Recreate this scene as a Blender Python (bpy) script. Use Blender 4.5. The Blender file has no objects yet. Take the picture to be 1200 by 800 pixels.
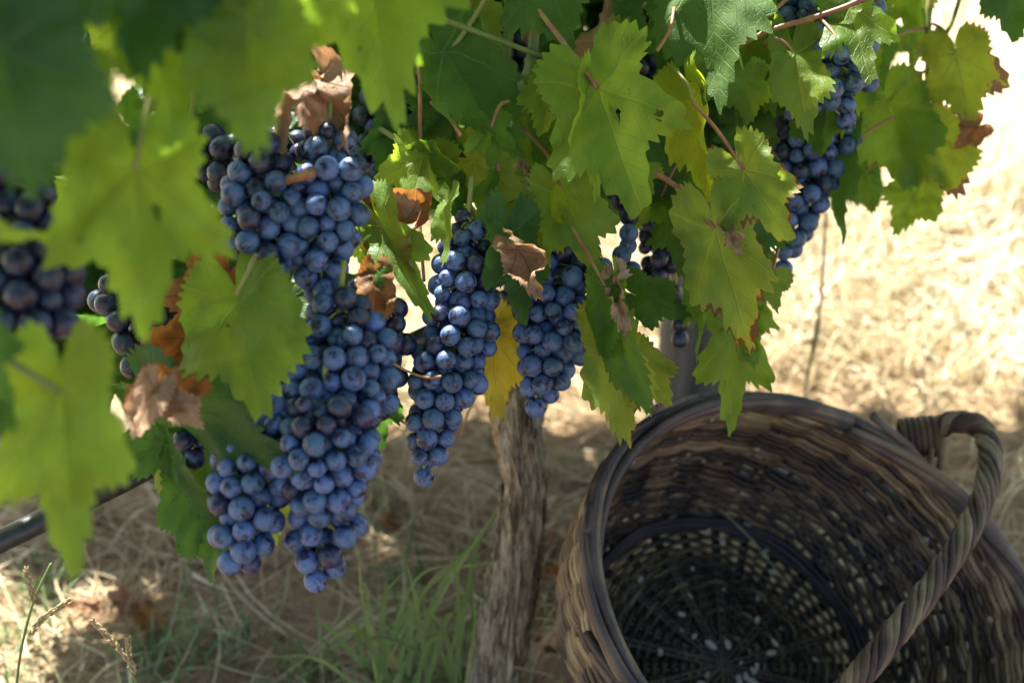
import bpy, math, random
import numpy as np
from mathutils import Vector, Matrix, noise
random.seed(7); rs = np.random.RandomState(7)
R = math.radians
SC = bpy.context.scene
COL = SC.collection

# ------------------------------------------------------------------ camera
CAMZ, PITCH, F = 0.97, 30.0, 1666.7
cd = bpy.data.cameras.new('camera'); cam = bpy.data.objects.new('camera', cd); COL.objects.link(cam)
cam.location = (0, 0, CAMZ); cam.rotation_euler = (R(90 - PITCH), 0, 0)
cd.lens = 50; cd.sensor_width = 36; cd.clip_start = .02; cd.clip_end = 600
cd.dof.use_dof = True; cd.dof.focus_distance = 0.945; cd.dof.aperture_fstop = 5.0; cd.dof.aperture_blades = 9
SC.camera = cam
# ------------------------------------------------------------------ light
SUN_EL, SUN_AZ = 52.0, -30.0          # azimuth from +Y (away from the camera), negative = left
SUND = Vector((math.sin(R(SUN_AZ)) * math.cos(R(SUN_EL)), math.cos(R(SUN_AZ)) * math.cos(R(SUN_EL)), math.sin(R(SUN_EL))))
w = bpy.data.worlds.new('World'); SC.world = w; w.use_nodes = True
sky = w.node_tree.nodes.new('ShaderNodeTexSky'); sky.sky_type = 'NISHITA'; sky.sun_disc = False
sky.sun_elevation = R(SUN_EL); sky.sun_rotation = R(SUN_AZ); sky.air_density = 1.0; sky.dust_density = 1.5
bg = w.node_tree.nodes['Background']; bg.inputs[1].default_value = 0.078
w.node_tree.links.new(sky.outputs[0], bg.inputs[0])
sl = bpy.data.lights.new('sun', 'SUN'); sl.energy = 5.0; sl.angle = R(.5); sl.color = (1, .97, .90)
so = bpy.data.objects.new('sun', sl); COL.objects.link(so)
so.rotation_euler = SUND.to_track_quat('Z', 'Y').to_euler(); so.location = (0, 0, 5)
SC.view_settings.view_transform = 'Standard'; SC.view_settings.look = 'None'
SC.view_settings.exposure = 2.36; SC.view_settings.gamma = 1
SC.cycles.use_denoising = True
SC.cycles.max_bounces = 7; SC.cycles.transparent_max_bounces = 6

# ------------------------------------------------------------------ helpers
RIGHT, UP, FWD = Vector((1, 0, 0)), Vector((0, math.sin(R(PITCH)), math.cos(R(PITCH)))), Vector((0, math.cos(R(PITCH)), -math.sin(R(PITCH))))
CAM = Vector((0, 0, CAMZ))
def at(px, py, d): return CAM + RIGHT * ((px - 600) / F * d) + UP * (-(py - 400) / F * d) + FWD * d
def topx(p):
    q = Vector(p) - CAM; d = q.dot(FWD)
    if d < .02: return None
    return 600 + F * q.dot(RIGHT) / d, 400 - F * q.dot(UP) / d, d
def ease(a, b, x):
    t = np.clip((x - a) / (b - a), 0, 1); return t * t * (3 - 2 * t)
W = {}
def place(o, M=None, parent=None):
    M = M or Matrix.Identity(4); W[o] = M
    if parent is not None:
        o.parent = parent; o.matrix_parent_inverse = W[parent].inverted()
    o.matrix_basis = M
    if o.name not in COL.objects: COL.objects.link(o)
    return o
def tag(o, label=None, cat=None, group=None, kind=None):
    if label: o['label'] = label
    if cat: o['category'] = cat
    if group: o['group'] = group
    if kind: o['kind'] = kind
    return o
def empty(name, loc):
    o = bpy.data.objects.new(name, None); o.empty_display_size = .05
    return place(o, Matrix.Translation(Vector(loc)))
def link_mesh(name, me, parent=None, M=None):
    return place(bpy.data.objects.new(name, me), M, parent)

class MB:
    """collects vertices / faces / per vertex random value"""
    def __init__(s): s.v = []; s.f = []; s.r = []
    def add(s, v, f, r=0.):
        n = len(s.v); s.v += [tuple(p) for p in v]; s.f += [tuple(i + n for i in q) for q in f]
        s.r += (list(r) if hasattr(r, '__len__') else [r] * len(v))
    def tube(s, pts, rad, n=6, r=0., cap=True, flat=1.0, up=None):
        pts = [Vector(p) for p in pts]; m = len(pts)
        rad = list(rad) if hasattr(rad, '__len__') else [rad] * m
        V = []; prev = None
        for i, p in enumerate(pts):
            t = (pts[min(i + 1, m - 1)] - pts[max(i - 1, 0)]); t = t.normalized() if t.length > 1e-9 else Vector((0, 0, 1))
            if prev is None:
                a = Vector(up) if up is not None else (Vector((0, 0, 1)) if abs(t.z) < .9 else Vector((1, 0, 0)))
            else: a = prev
            a = (a - t * a.dot(t)).normalized(); b = t.cross(a); prev = a
            for k in range(n):
                w_ = 2 * math.pi * k / n
                V.append(p + (a * math.cos(w_) * flat + b * math.sin(w_)) * rad[i])
        Fc = [(i * n + k, i * n + (k + 1) % n, (i + 1) * n + (k + 1) % n, (i + 1) * n + k) for i in range(m - 1) for k in range(n)]
        if cap: Fc += [tuple(range(n))[::-1], tuple((m - 1) * n + k for k in range(n))]
        s.add(V, Fc, r)
    def ribbon(s, pts, wid, side, r=0.):
        m = len(pts); V = []
        for i, p in enumerate(pts):
            ww = wid * (1 - (i / (m - 1)) ** 2 * .9)
            V += [p - side * ww, p + side * ww]
        s.add(V, [(2 * i, 2 * i + 1, 2 * i + 3, 2 * i + 2) for i in range(m - 1)], r)
    def mesh(s, name, mat, smooth=True):
        me = bpy.data.meshes.new(name); me.from_pydata(s.v, [], s.f)
        at_ = me.attributes.new('rnd', 'FLOAT', 'POINT'); at_.data.foreach_set('value', np.array(s.r, dtype=np.float32))
        if mat: me.materials.append(mat)
        if smooth: me.polygons.foreach_set('use_smooth', [True] * len(me.polygons))
        me.update(); return me
    def build(s, name, mat, parent=None, smooth=True):
        return link_mesh(name, s.mesh(name, mat, smooth), parent)
def bez(pts, n=24):
    """catmull-rom through points"""
    P = [Vector(p) for p in pts]; P = [2 * P[0] - P[1]] + P + [2 * P[-1] - P[-2]]; out = []
    seg = len(P) - 3
    for i in range(n + 1):
        u = i / n * seg; k = min(int(u), seg - 1); t = u - k
        a, b, c, d = P[k:k + 4]
        out.append(.5 * ((2 * b) + (c - a) * t + (2 * a - 5 * b + 4 * c - d) * t * t + (3 * b - a - 3 * c + d) * t ** 3))
    return out

# ------------------------------------------------------------------ node helper
class NT:
    def __init__(s, name):
        s.m = bpy.data.materials.new(name); s.m.use_nodes = True; s.t = s.m.node_tree; s.t.nodes.clear()
        s.out = s.t.nodes.new('ShaderNodeOutputMaterial')
    def n(s, typ, **kw):
        nd = s.t.nodes.new(typ)
        for k, v in kw.items():
            if k.startswith('i_'): nd.inputs[k[2:].replace('_', ' ')].default_value = v
            else: setattr(nd, k, v)
        return nd
    def L(s, a, b): s.t.links.new(a, b)
    def val(s, sock, v):
        if isinstance(v, (int, float)): sock.default_value = v
        elif isinstance(v, (tuple, list)): sock.default_value = (tuple(v) + (1,))[:len(sock.default_value)]
        else: s.L(v, sock)
    def math(s, op, a, b=0., c=None, clamp=False):
        nd = s.n('ShaderNodeMath', operation=op, use_clamp=clamp); s.val(nd.inputs[0], a); s.val(nd.inputs[1], b)
        if c is not None: s.val(nd.inputs[2], c)
        return nd.outputs[0]
    def mix(s, f, a, b):
        nd = s.n('ShaderNodeMix', data_type='RGBA'); s.val(nd.inputs[0], f); s.val(nd.inputs[6], a); s.val(nd.inputs[7], b); return nd.outputs[2]
    def step(s, x, lo, hi, a=0., b=1.):
        nd = s.n('ShaderNodeMapRange', interpolation_type='SMOOTHSTEP'); s.val(nd.inputs[0], x); s.val(nd.inputs[1], lo); s.val(nd.inputs[2], hi); s.val(nd.inputs[3], a); s.val(nd.inputs[4], b); return nd.outputs[0]
    def noise(s, vec, sc, det=3., rough=.55, dist=0.):
        nd = s.n('ShaderNodeTexNoise'); s.L(vec, nd.inputs['Vector']); nd.inputs['Scale'].default_value = sc; nd.inputs['Detail'].default_value = det
        nd.inputs['Roughness'].default_value = rough; nd.inputs['Distortion'].default_value = dist; return nd.outputs[0]
    def attr(s, name): return s.n('ShaderNodeAttribute', attribute_name=name).outputs['Fac']
    def scale(s, vec, sc, off=(0, 0, 0)):
        nd = s.n('ShaderNodeMapping'); s.L(vec, nd.inputs[0]); nd.inputs['Scale'].default_value = sc; nd.inputs['Location'].default_value = off; return nd.outputs[0]
    def ramp(s, x, stops):
        nd = s.n('ShaderNodeValToRGB'); s.L(x, nd.inputs[0]); e = nd.color_ramp.elements
        while len(e) < len(stops): e.new(.5)
        for q, (p, c) in zip(e, stops): q.position = p; q.color = tuple(c) + (1,)
        return nd.outputs[0]
    def bump(s, h, strength, dist=.001):
        nd = s.n('ShaderNodeBump'); nd.inputs['Strength'].default_value = strength; nd.inputs['Distance'].default_value = dist; s.L(h, nd.inputs['Height']); return nd.outputs[0]
    def principled(s, col, rough=.5, spec=.5, normal=None, **kw):
        p = s.n('ShaderNodeBsdfPrincipled'); s.val(p.inputs['Base Color'], col); s.val(p.inputs['Roughness'], rough); s.val(p.inputs['Specular IOR Level'], spec)
        if normal is not None: s.L(normal, p.inputs['Normal'])
        for k, v in kw.items(): s.val(p.inputs[k.replace('_', ' ')], v)
        return p.outputs[0]
    def done(s, sh): s.L(sh, s.out.inputs[0]); return s.m

# ------------------------------------------------------------------ materials
def leaf_mat(name, top, under, trans, tf=.45, vein=(.22, .30, .08), burn=0., burncol=(.16, .07, .025), speck=.3, blotch=(0, (.3, .25, .03)), rough=.42, spec=.4):
    t = NT(name)
    uv = t.n('ShaderNodeUVMap', uv_map='plane').outputs[0]
    oi = t.n('ShaderNodeObjectInfo'); rnd = oi.outputs['Random']
    sep = t.n('ShaderNodeSeparateXYZ'); t.L(uv, sep.inputs[0])
    x = t.math('MULTIPLY_ADD', sep.outputs[0], 4., -2.); y = t.math('MULTIPLY_ADD', sep.outputs[1], 4., -2.)
    off = t.n('ShaderNodeVectorMath', operation='ADD'); t.L(uv, off.inputs[0])
    cr = t.n('ShaderNodeCombineXYZ'); t.val(cr.inputs[2], t.math('MULTIPLY', rnd, 37.)); t.L(cr.outputs[0], off.inputs[1]); P = off.outputs[0]
    nz = t.noise(P, 14, 2); wob = t.math('MULTIPLY', t.math('SUBTRACT', nz, .5), .10)
    ax = t.math('ABSOLUTE', x)
    r = t.math('SQRT', t.math('ADD', t.math('MULTIPLY', x, x), t.math('MULTIPLY', y, y)))
    th = t.math('ADD', t.math('ARCTAN2', ax, y), wob)
    g1 = t.math('GREATER_THAN', th, .46); g2 = t.math('GREATER_THAN', th, 1.40)
    base = t.math('ADD', t.math('MULTIPLY', g1, .92), t.math('MULTIPLY', g2, .98))
    dth = t.math('SUBTRACT', th, base)
    a = t.math('MULTIPLY', r, t.math('COSINE', dth)); b = t.math('ABSOLUTE', t.math('MULTIPLY', r, t.math('SINE', dth)))
    wmain = t.math('MAXIMUM', t.math('MULTIPLY_ADD', a, -.013, .020), .006)
    main = t.math('SUBTRACT', 1., t.math('DIVIDE', b, wmain), clamp=True)
    fr = t.math('FRACT', t.math('MULTIPLY', t.math('SUBTRACT', a, t.math('MULTIPLY', b, .85)), 7.5))
    dsec = t.math('ABSOLUTE', t.math('SUBTRACT', fr, .5))
    sec = t.math('MULTIPLY', t.math('SUBTRACT', 1., t.math('DIVIDE', dsec, .055), clamp=True), .75)
    vor = t.n('ShaderNodeTexVoronoi', feature='DISTANCE_TO_EDGE'); t.L(P, vor.inputs['Vector']); vor.inputs['Scale'].default_value = 85
    ter = t.math('MULTIPLY', t.math('SUBTRACT', 1., t.math('DIVIDE', vor.outputs[0], .07), clamp=True), .3)
    veins = t.math('MAXIMUM', t.math('MAXIMUM', main, sec), ter)
    big = t.noise(P, 5, 3); med = t.noise(P, 22, 3)
    hv = t.n('ShaderNodeHueSaturation'); t.val(hv.inputs['Color'], top)
    t.val(hv.inputs['Hue'], t.math('MULTIPLY_ADD', rnd, .03, .485)); t.val(hv.inputs['Value'], t.math('MULTIPLY_ADD', big, 1.5, .25)); 
    c = hv.outputs[0]
    c = t.mix(t.step(med, .45, .75, 0., .35), c, tuple(q * 1.5 for q in top))
    if blotch[0] > 0: 
        bm = t.step(t.noise(P, 7, 4, .6), .62 - blotch[0] * .25, .72 - blotch[0] * .2)
        c = t.mix(bm, c, blotch[1])
    c = t.mix(t.math('MULTIPLY', veins, .9), c, vein)
    geo = t.n('ShaderNodeNewGeometry')
    cu = t.mix(t.math('MULTIPLY', veins, .5), under, tuple(q * 1.25 for q in under))
    c2 = t.mix(geo.outputs['Backfacing'], c, cu)
    tc = t.n('ShaderNodeHueSaturation'); t.val(tc.inputs['Color'], trans); t.val(tc.inputs['Value'], t.math('MULTIPLY_ADD', big, .9, .55)); tcol = t.mix(t.math('MULTIPLY', veins, .45), tc.outputs[0], tuple(q * .45 for q in trans))
    if speck > 0:
        sp = t.step(t.noise(P, 150, 1), .70 - speck * .05, .76 - speck * .05); sp2 = t.step(t.noise(P, 9, 2), .46, .62)
        c2 = t.mix(t.math('MULTIPLY', t.math('MULTIPLY', sp, sp2), .55), c2, (.42, .46, .34))
    spt = t.step(t.noise(P, 34, 2), .735, .76); c2 = t.mix(t.math('MULTIPLY', spt, .8), c2, (.10, .05, .02)); tcol = t.mix(t.math('MULTIPLY', spt, .8), tcol, (.08, .04, .01))
    if burn > 0:
        rim = t.attr('rim')
        e = t.math('ADD', t.math('MULTIPLY', t.math('POWER', rim, 2.5), .95), t.math('MULTIPLY', t.math('SUBTRACT', t.noise(P, 6.5, 4, .6), .5), 2.4))
        bm = t.step(e, 1.22 - burn, 1.27 - burn); halo = t.step(e, 1.05 - burn, 1.25 - burn)
        c2 = t.mix(t.math('MULTIPLY', halo, .6), c2, (.32, .27, .05)); tcol = t.mix(t.math('MULTIPLY', halo, .6), tcol, (.6, .45, .06))
        bc = t.mix(med, tuple(q * .5 for q in burncol), tuple(q * 1.9 for q in burncol))
        c2 = t.mix(bm, c2, bc); tcol = t.mix(bm, tcol, tuple(q * 1.2 for q in burncol))
    h = t.math('ADD', t.math('MULTIPLY', veins, -.8), t.math('MULTIPLY', med, .5))
    nrm = t.bump(h, .6, .0014)
    pr = t.principled(c2, t.math('MULTIPLY_ADD', med, .25, rough - .1), spec, nrm)
    tl = t.n('ShaderNodeBsdfTranslucent'); t.L(tcol, tl.inputs[0]); t.L(nrm, tl.inputs[1])
    mx = t.n('ShaderNodeMixShader'); mx.inputs[0].default_value = tf; t.L(pr, mx.inputs[1]); t.L(tl.outputs[0], mx.inputs[2])
    return t.done(mx.outputs[0])
M = {}
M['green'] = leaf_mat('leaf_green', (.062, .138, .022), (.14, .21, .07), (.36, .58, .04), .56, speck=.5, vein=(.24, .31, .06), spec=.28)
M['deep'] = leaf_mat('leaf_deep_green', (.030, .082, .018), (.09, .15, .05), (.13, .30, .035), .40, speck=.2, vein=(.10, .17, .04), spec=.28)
M['blue'] = leaf_mat('leaf_dusty_green', (.055, .115, .022), (.12, .18, .06), (.20, .38, .03), .42, vein=(.15, .23, .08), speck=.7, spec=.22, rough=.6)
M['pale'] = leaf_mat('leaf_pale_green', (.118, .205, .032), (.19, .27, .09), (.52, .70, .06), .60, vein=(.30, .37, .08), speck=.3, spec=.28)
M['lime'] = leaf_mat('leaf_lime', (.17, .24, .02), (.22, .27, .05), (.66, .74, .03), .62, vein=(.27, .31, .08), speck=.1, spec=.25)
M['burnt'] = leaf_mat('leaf_green_brown_edge', (.118, .190, .030), (.18, .24, .08), (.50, .64, .06), .58, vein=(.33, .38, .10), burn=.20, speck=.3, spec=.28)
M['burnt2'] = leaf_mat('leaf_green_much_brown_edge', (.115, .170, .016), (.17, .23, .07), (.40, .52, .04), .52, vein=(.26, .32, .12), burn=.34, burncol=(.20, .11, .065), speck=.2, spec=.28)
M['yellow'] = leaf_mat('leaf_yellow', (.36, .32, .03), (.38, .34, .07), (.80, .66, .04), .55, vein=(.44, .40, .10), burn=.26, burncol=(.13, .06, .02), speck=.1, blotch=(.5, (.16, .20, .03)))
M['dry'] = leaf_mat('leaf_dry_brown', (.28, .17, .09), (.32, .21, .13), (.36, .18, .07), .28, vein=(.14, .065, .03), blotch=(.5, (.40, .26, .15)), speck=0, rough=.6, spec=.25)
M['rust'] = leaf_mat('leaf_dry_rust', (.24, .105, .035), (.27, .14, .06), (.46, .18, .04), .35, vein=(.12, .045, .02), blotch=(.5, (.12, .05, .02)), speck=0, rough=.55, spec=.3)
M['drypink'] = leaf_mat('leaf_dry_pinkish', (.34, .22, .14), (.37, .25, .17), (.42, .22, .10), .28, vein=(.18, .095, .06), blotch=(.4, (.20, .10, .05)), speck=0, rough=.6, spec=.25)

def simple_mat(name, c1, c2, rough=.6, spec=.3, nscale=40., stretch=None, bump=.4, bd=.001, trans=0., vr=False, stops=None):
    t = NT(name); tc = t.n('ShaderNodeTexCoord').outputs['Object']
    v = t.scale(tc, stretch) if stretch else tc
    nz = t.noise(v, nscale, 4)
    fac = t.step(nz, .3, .7)
    if vr: fac = t.math('ADD', t.math('MULTIPLY', fac, .35), t.math('MULTIPLY', t.attr('rnd'), .75), clamp=True)
    col = t.ramp(fac, stops) if stops else t.mix(fac, c1, c2)
    nrm = t.bump(t.noise(v, nscale * 2.5, 4), bump, bd)
    sh = t.principled(col, rough, spec, nrm)
    if trans:
        tl = t.n('ShaderNodeBsdfTranslucent'); t.L(col, tl.inputs[0])
        mx = t.n('ShaderNodeMixShader'); mx.inputs[0].default_value = trans; t.L(sh, mx.inputs[1]); t.L(tl.outputs[0], mx.inputs[2]); sh = mx.outputs[0]
    return t.done(sh)
M['petiole_red'] = simple_mat('petiole_red', (.22, .065, .06), (.26, .17, .05), .45, .4, 60, bump=.2)
M['petiole'] = simple_mat('petiole_green', (.16, .22, .05), (.26, .20, .07), .45, .4, 60, bump=.2)
M['shoot'] = simple_mat('green_shoot', (.09, .14, .035), (.17, .18, .05), .45, .4, 50, bump=.2)
M['cane'] = simple_mat('brown_cane', (.20, .10, .045), (.34, .20, .10), .5, .35, 45, (1, 1, .3), bump=.5)
M['stem_green'] = simple_mat('bunch_stem_green', (.15, .20, .04), (.22, .22, .06), .5, .35, 90, bump=.3)
M['tendril'] = simple_mat('tendril_brown', (.25, .10, .04), (.30, .18, .07), .5, .4, 60, bump=.2)
M['hose'] = simple_mat('hose_black', (.012, .013, .015), (.035, .036, .04), .38, .5, 120, bump=.35)
M['post'] = simple_mat('post_grey_wood', (.075, .065, .058), (.16, .145, .13), .8, .2, 22, (3, 3, .25), bump=1., bd=.003)
WICK = [(0., (.010, .007, .008)), (.3, (.032, .018, .012)), (.55, (.090, .050, .026)), (.8, (.20, .125, .062)), (1., (.32, .22, .12))]
M['wicker'] = simple_mat('wicker', 0, 0, .48, .4, 30, bump=.5, bd=.0008, vr=True, stops=WICK)
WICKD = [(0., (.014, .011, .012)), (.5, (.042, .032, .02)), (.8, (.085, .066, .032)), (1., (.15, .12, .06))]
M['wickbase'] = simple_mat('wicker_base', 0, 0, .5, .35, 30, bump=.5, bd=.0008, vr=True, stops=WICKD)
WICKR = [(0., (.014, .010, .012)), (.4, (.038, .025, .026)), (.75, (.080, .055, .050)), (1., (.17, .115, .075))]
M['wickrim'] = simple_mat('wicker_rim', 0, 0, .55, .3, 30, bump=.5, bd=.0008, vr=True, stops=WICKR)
WICKH = [(0., (.016, .009, .008)), (.4, (.052, .027, .020)), (.7, (.10, .060, .036)), (1., (.20, .14, .085))]
M['wickhandle'] = simple_mat('wicker_handle', 0, 0, .6, .25, 34, bump=.5, bd=.0008, vr=True, stops=WICKH)
STRAW = [(0., (.20, .125, .06)), (.4, (.33, .235, .12)), (.75, (.46, .37, .21)), (1., (.60, .52, .34))]
M['straw'] = simple_mat('straw', 0, 0, .6, .25, 12, bump=.0, vr=True, stops=STRAW, trans=.25)
FIELD = [(0., (.36, .27, .12)), (.4, (.56, .46, .28)), (.75, (.74, .67, .49)), (1., (.82, .78, .64))]
M['field'] = simple_mat('dry_field', 0, 0, .55, .3, 3, bump=.0, vr=True, stops=FIELD, trans=.3)
GRASS = [(0., (.05, .10, .03)), (.5, (.10, .17, .05)), (.85, (.19, .25, .09)), (1., (.40, .36, .16))]
M['grass'] = simple_mat('green_grass', 0, 0, .5, .35, 10, bump=.0, vr=True, stops=GRASS, trans=.3)
M['flake'] = simple_mat('pale_flake', (.48, .42, .34), (.30, .22, .15), .7, .2, 60, trans=.2)
M['litter'] = simple_mat('litter', 0, 0, .7, .2, 20, bump=.3, vr=True, stops=[(0., (.10, .035, .02)), (.4, (.22, .10, .045)), (.8, (.36, .22, .12)), (1., (.50, .38, .22))], trans=.2)

def grape_mat(name, dark, bloom, lo, hi):
    t = NT(name); tc = t.n('ShaderNodeTexCoord').outputs['Object']; rnd = t.n('ShaderNodeObjectInfo').outputs['Random']
    off = t.n('ShaderNodeVectorMath', operation='ADD'); t.L(tc, off.inputs[0]); cr = t.n('ShaderNodeCombineXYZ')
    for i, k in enumerate((91., 53., 17.)): t.val(cr.inputs[i], t.math('MULTIPLY', rnd, k))
    t.L(cr.outputs[0], off.inputs[1]); P = off.outputs[0]
    n1 = t.noise(P, .9, 3, .5, .3); n2 = t.noise(P, 5., 5, .7); n3 = t.noise(t.scale(P, (1, 1, .25)), 3.0, 3, .6, .6)
    bl = t.step(t.math('ADD', n1, t.math('MULTIPLY', t.math('SUBTRACT', n3, .5), .75)), lo, hi)
    bl = t.math('MULTIPLY', bl, t.step(n2, .22, .58, .45, 1.))
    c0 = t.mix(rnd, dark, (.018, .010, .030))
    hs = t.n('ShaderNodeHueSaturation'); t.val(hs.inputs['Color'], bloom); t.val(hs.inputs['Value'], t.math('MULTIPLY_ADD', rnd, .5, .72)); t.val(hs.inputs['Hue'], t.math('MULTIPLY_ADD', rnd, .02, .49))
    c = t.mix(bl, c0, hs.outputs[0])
    # tiny scars and the stylar dot at the lower pole
    sp = t.step(t.noise(P, 16., 1), .74, .78); c = t.mix(t.math('MULTIPLY', sp, .6), c, (.05, .03, .025))
    sx = t.n('ShaderNodeSeparateXYZ'); t.L(tc, sx.inputs[0]); dot = t.step(sx.outputs[2], -.992, -.996); c = t.mix(dot, c, (.05, .025, .012))
    rg = t.math('MULTIPLY_ADD', bl, .28, .24)
    return t.done(t.principled(c, rg, .38, t.bump(n2, .06, .02)))
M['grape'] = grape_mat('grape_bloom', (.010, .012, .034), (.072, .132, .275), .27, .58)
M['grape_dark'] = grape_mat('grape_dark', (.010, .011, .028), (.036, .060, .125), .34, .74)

# ------------------------------------------------------------------ leaf mesh
def leaf_mesh(name, seed=0, w=1., sinus=.5, fold=.15, cx=0., cy=0., ripple=.06, tooth=.125, mat='green', NA=260, NR=11, holes=0, crumple=0., tail=1.):
    crumple = max(crumple, .22)
    rg = np.random.RandomState(seed)
    la = [-math.pi, -2.55, -1.9, -1.38, -.92, -.47, 0, .47, .92, 1.38, 1.9, 2.55, math.pi]
    j = lambda a: 1 + rg.uniform(-a, a)
    s1, s2 = 1 - sinus * .62, 1 - sinus * .78
    w *= .80
    Rr = [.13, .50 * j(.08), .63 * j(.1), .70 * s2 * j(.08) + .08, .88 * j(.07), s1 * j(.08) * .93, 1., s1 * j(.08) * .93, .88 * j(.07), .70 * s2 * j(.08) + .08, .63 * j(.1), .50 * j(.08), .13]
    th = np.linspace(-math.pi, math.pi, NA, endpoint=False) + math.pi / NA
    Rb = np.zeros(NA)
    for i in range(NA):
        for k in range(12):
            if la[k] <= th[i] <= la[k + 1]:
                t = (th[i] - la[k]) / (la[k + 1] - la[k])
                up = Rr[k + 1] > Rr[k]
                u = t ** 1.02 if up else 1 - (1 - t) ** 1.02
                t2 = u * .55 + (t * t * (3 - 2 * t)) * .45
                Rb[i] = Rr[k] + (Rr[k + 1] - Rr[k]) * t2
    # teeth: saw with varying size
    nt = 38; ph = rg.uniform(0, 1); warp = th + .05 * np.sin(5 * th + rg.uniform(0, 6))
    u = (np.abs(warp) / math.pi * nt / 2 + ph) % 1; saw = np.where(u < .62, u / .62, (1 - u) / .38)
    amp = tooth * (0.6 + .6 * np.sin(3.1 * th + rg.uniform(0, 6)) ** 2) * np.clip(Rb * 1.3 - .15, .0, 1)
    Rb = Rb + amp * (saw - .45)
    rr = (np.arange(1, NR + 1) / NR) ** .9
    V = [(0., 0.)]; rim = [0.]
    for q in rr:
        e = q ** 3; Rq = Rb * q if q == 1 else q * (Rb * e + np.convolve(np.r_[Rb[-4:], Rb, Rb[:4]], np.ones(9) / 9, 'valid') * (1 - e))
        for i in range(NA): V.append((Rq[i] * math.sin(th[i]) * w, Rq[i] * math.cos(th[i]))); rim.append(q)
    V = np.array(V); x, y = V[:, 0].copy(), V[:, 1].copy(); u0, v0 = x / w, y
    r = np.hypot(x, y); tt = np.arctan2(x, y)
    p1, p2, p3 = rg.uniform(0, 6.3, 3)
    # fold along the five main veins: blade bulges between them
    z = fold * np.abs(x) + ripple * r ** 2 * (np.sin(4 * tt + p1) + .7 * np.sin(7 * tt + p2) + .35 * np.sin(13 * tt + p3)) 
    z += .035 * np.cos(np.clip(tt, -2.4, 2.4) * 6.6 + math.pi) * np.clip(r, 0, .6)
    for i in range(len(z)):
        z[i] += noise.noise(Vector((x[i] * 2.2, y[i] * 2.2, seed * 1.7))) * (.06 + crumple * .35) + noise.noise(Vector((x[i] * 6, y[i] * 6, seed * 2.3))) * (.018 + crumple * .16)
    if cx:
        c = cx * 1.; X = np.sin(c * x) / c; Z = (1 - np.cos(c * x)) / c; n_ = z
        z = Z + n_ * np.cos(c * x); x = X - n_ * np.sin(c * x)
    if cy:
        c = cy; Y = np.sin(c * y) / c; Z = (1 - np.cos(c * y)) / c
        n_ = z; z = Z + n_ * np.cos(c * y); y = Y - n_ * np.sin(c * y)
    F_ = [(0, 1 + i, 1 + (i + 1) % NA) for i in range(NA)]
    for k in range(NR - 1):
        for i in range(NA):
            a = 1 + k * NA + i; b = 1 + k * NA + (i + 1) % NA; F_.append((a, a + NA, b + NA, b))
    # no blade across the petiolar sinus
    F_ = [f for f in F_ if not (NA - 1 in [(q - 1) % NA for q in f if q] and 0 in [(q - 1) % NA for q in f if q])]
    if holes:
        hs = [(rg.uniform(-.5, .5), rg.uniform(.05, .7), rg.uniform(.02, .05)) for _ in range(holes)]
        F_ = [f for f in F_ if not any(math.hypot(sum(u0[q] for q in f) / len(f) - hx, (sum(v0[q] for q in f) / len(f) - hy) * .6) < hr for hx, hy, hr in hs)]
    me = bpy.data.meshes.new(name); me.from_pydata(np.stack([x, y, z], 1).tolist(), [], [f[::-1] for f in F_])
    uvl = me.uv_layers.new(name='plane'); idx = np.empty(len(me.loops), dtype=np.int32); me.loops.foreach_get('vertex_index', idx)
    uvl.data.foreach_set('uv', np.stack([u0[idx] / 4 + .5, v0[idx] / 4 + .5], 1).astype(np.float32).ravel())
    a_ = me.attributes.new('rim', 'FLOAT', 'POINT'); a_.data.foreach_set('value', np.array(rim, dtype=np.float32))
    me.materials.append(M[mat]); me.polygons.foreach_set('use_smooth', [True] * len(me.polygons)); me.update(); return me

def leaf_matrix(J, T, roll=0., back=False):
    y = (T - J); L = y.length; y = y.normalized(); n = (CAM - J); n = (n - y * n.dot(y)).normalized()
    n = Matrix.Rotation(R(roll), 3, y) @ n
    if back: n = -n
    x = y.cross(n)
    m = Matrix((( x.x, y.x, n.x, J.x), (x.y, y.y, n.y, J.y), (x.z, y.z, n.z, J.z), (0, 0, 0, 1)))
    return m @ Matrix.Scale(L, 4)
LN = [0]
def leaf(parent, J, T, mat='green', roll=0., pet=None, label=None, petmat='petiole', back=False, pr=.0011, **kw):
    LN[0] += 1; kw.setdefault('seed', LN[0] * 13 + 5)
    me = leaf_mesh('leaf', mat=mat, **kw)
    Jw, Tw = at(*J), at(*T)
    o = link_mesh('leaf', me, parent, leaf_matrix(Jw, Tw, roll, back))
    if label: o['label'] = label
    if pet:
        pts = [at(*p) for p in pet]; pts = bez([Jw] + pts, 14) if len(pts) > 1 else bez([Jw, (Jw + pts[0]) / 2 + Vector((0, 0, .006)), pts[0]], 12)
        mb = MB(); mb.tube(pts, [pr * (1 + .35 * i / len(pts)) for i in range(len(pts))], 7); mb.build('petiole', M[petmat], o)
    return o

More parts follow.
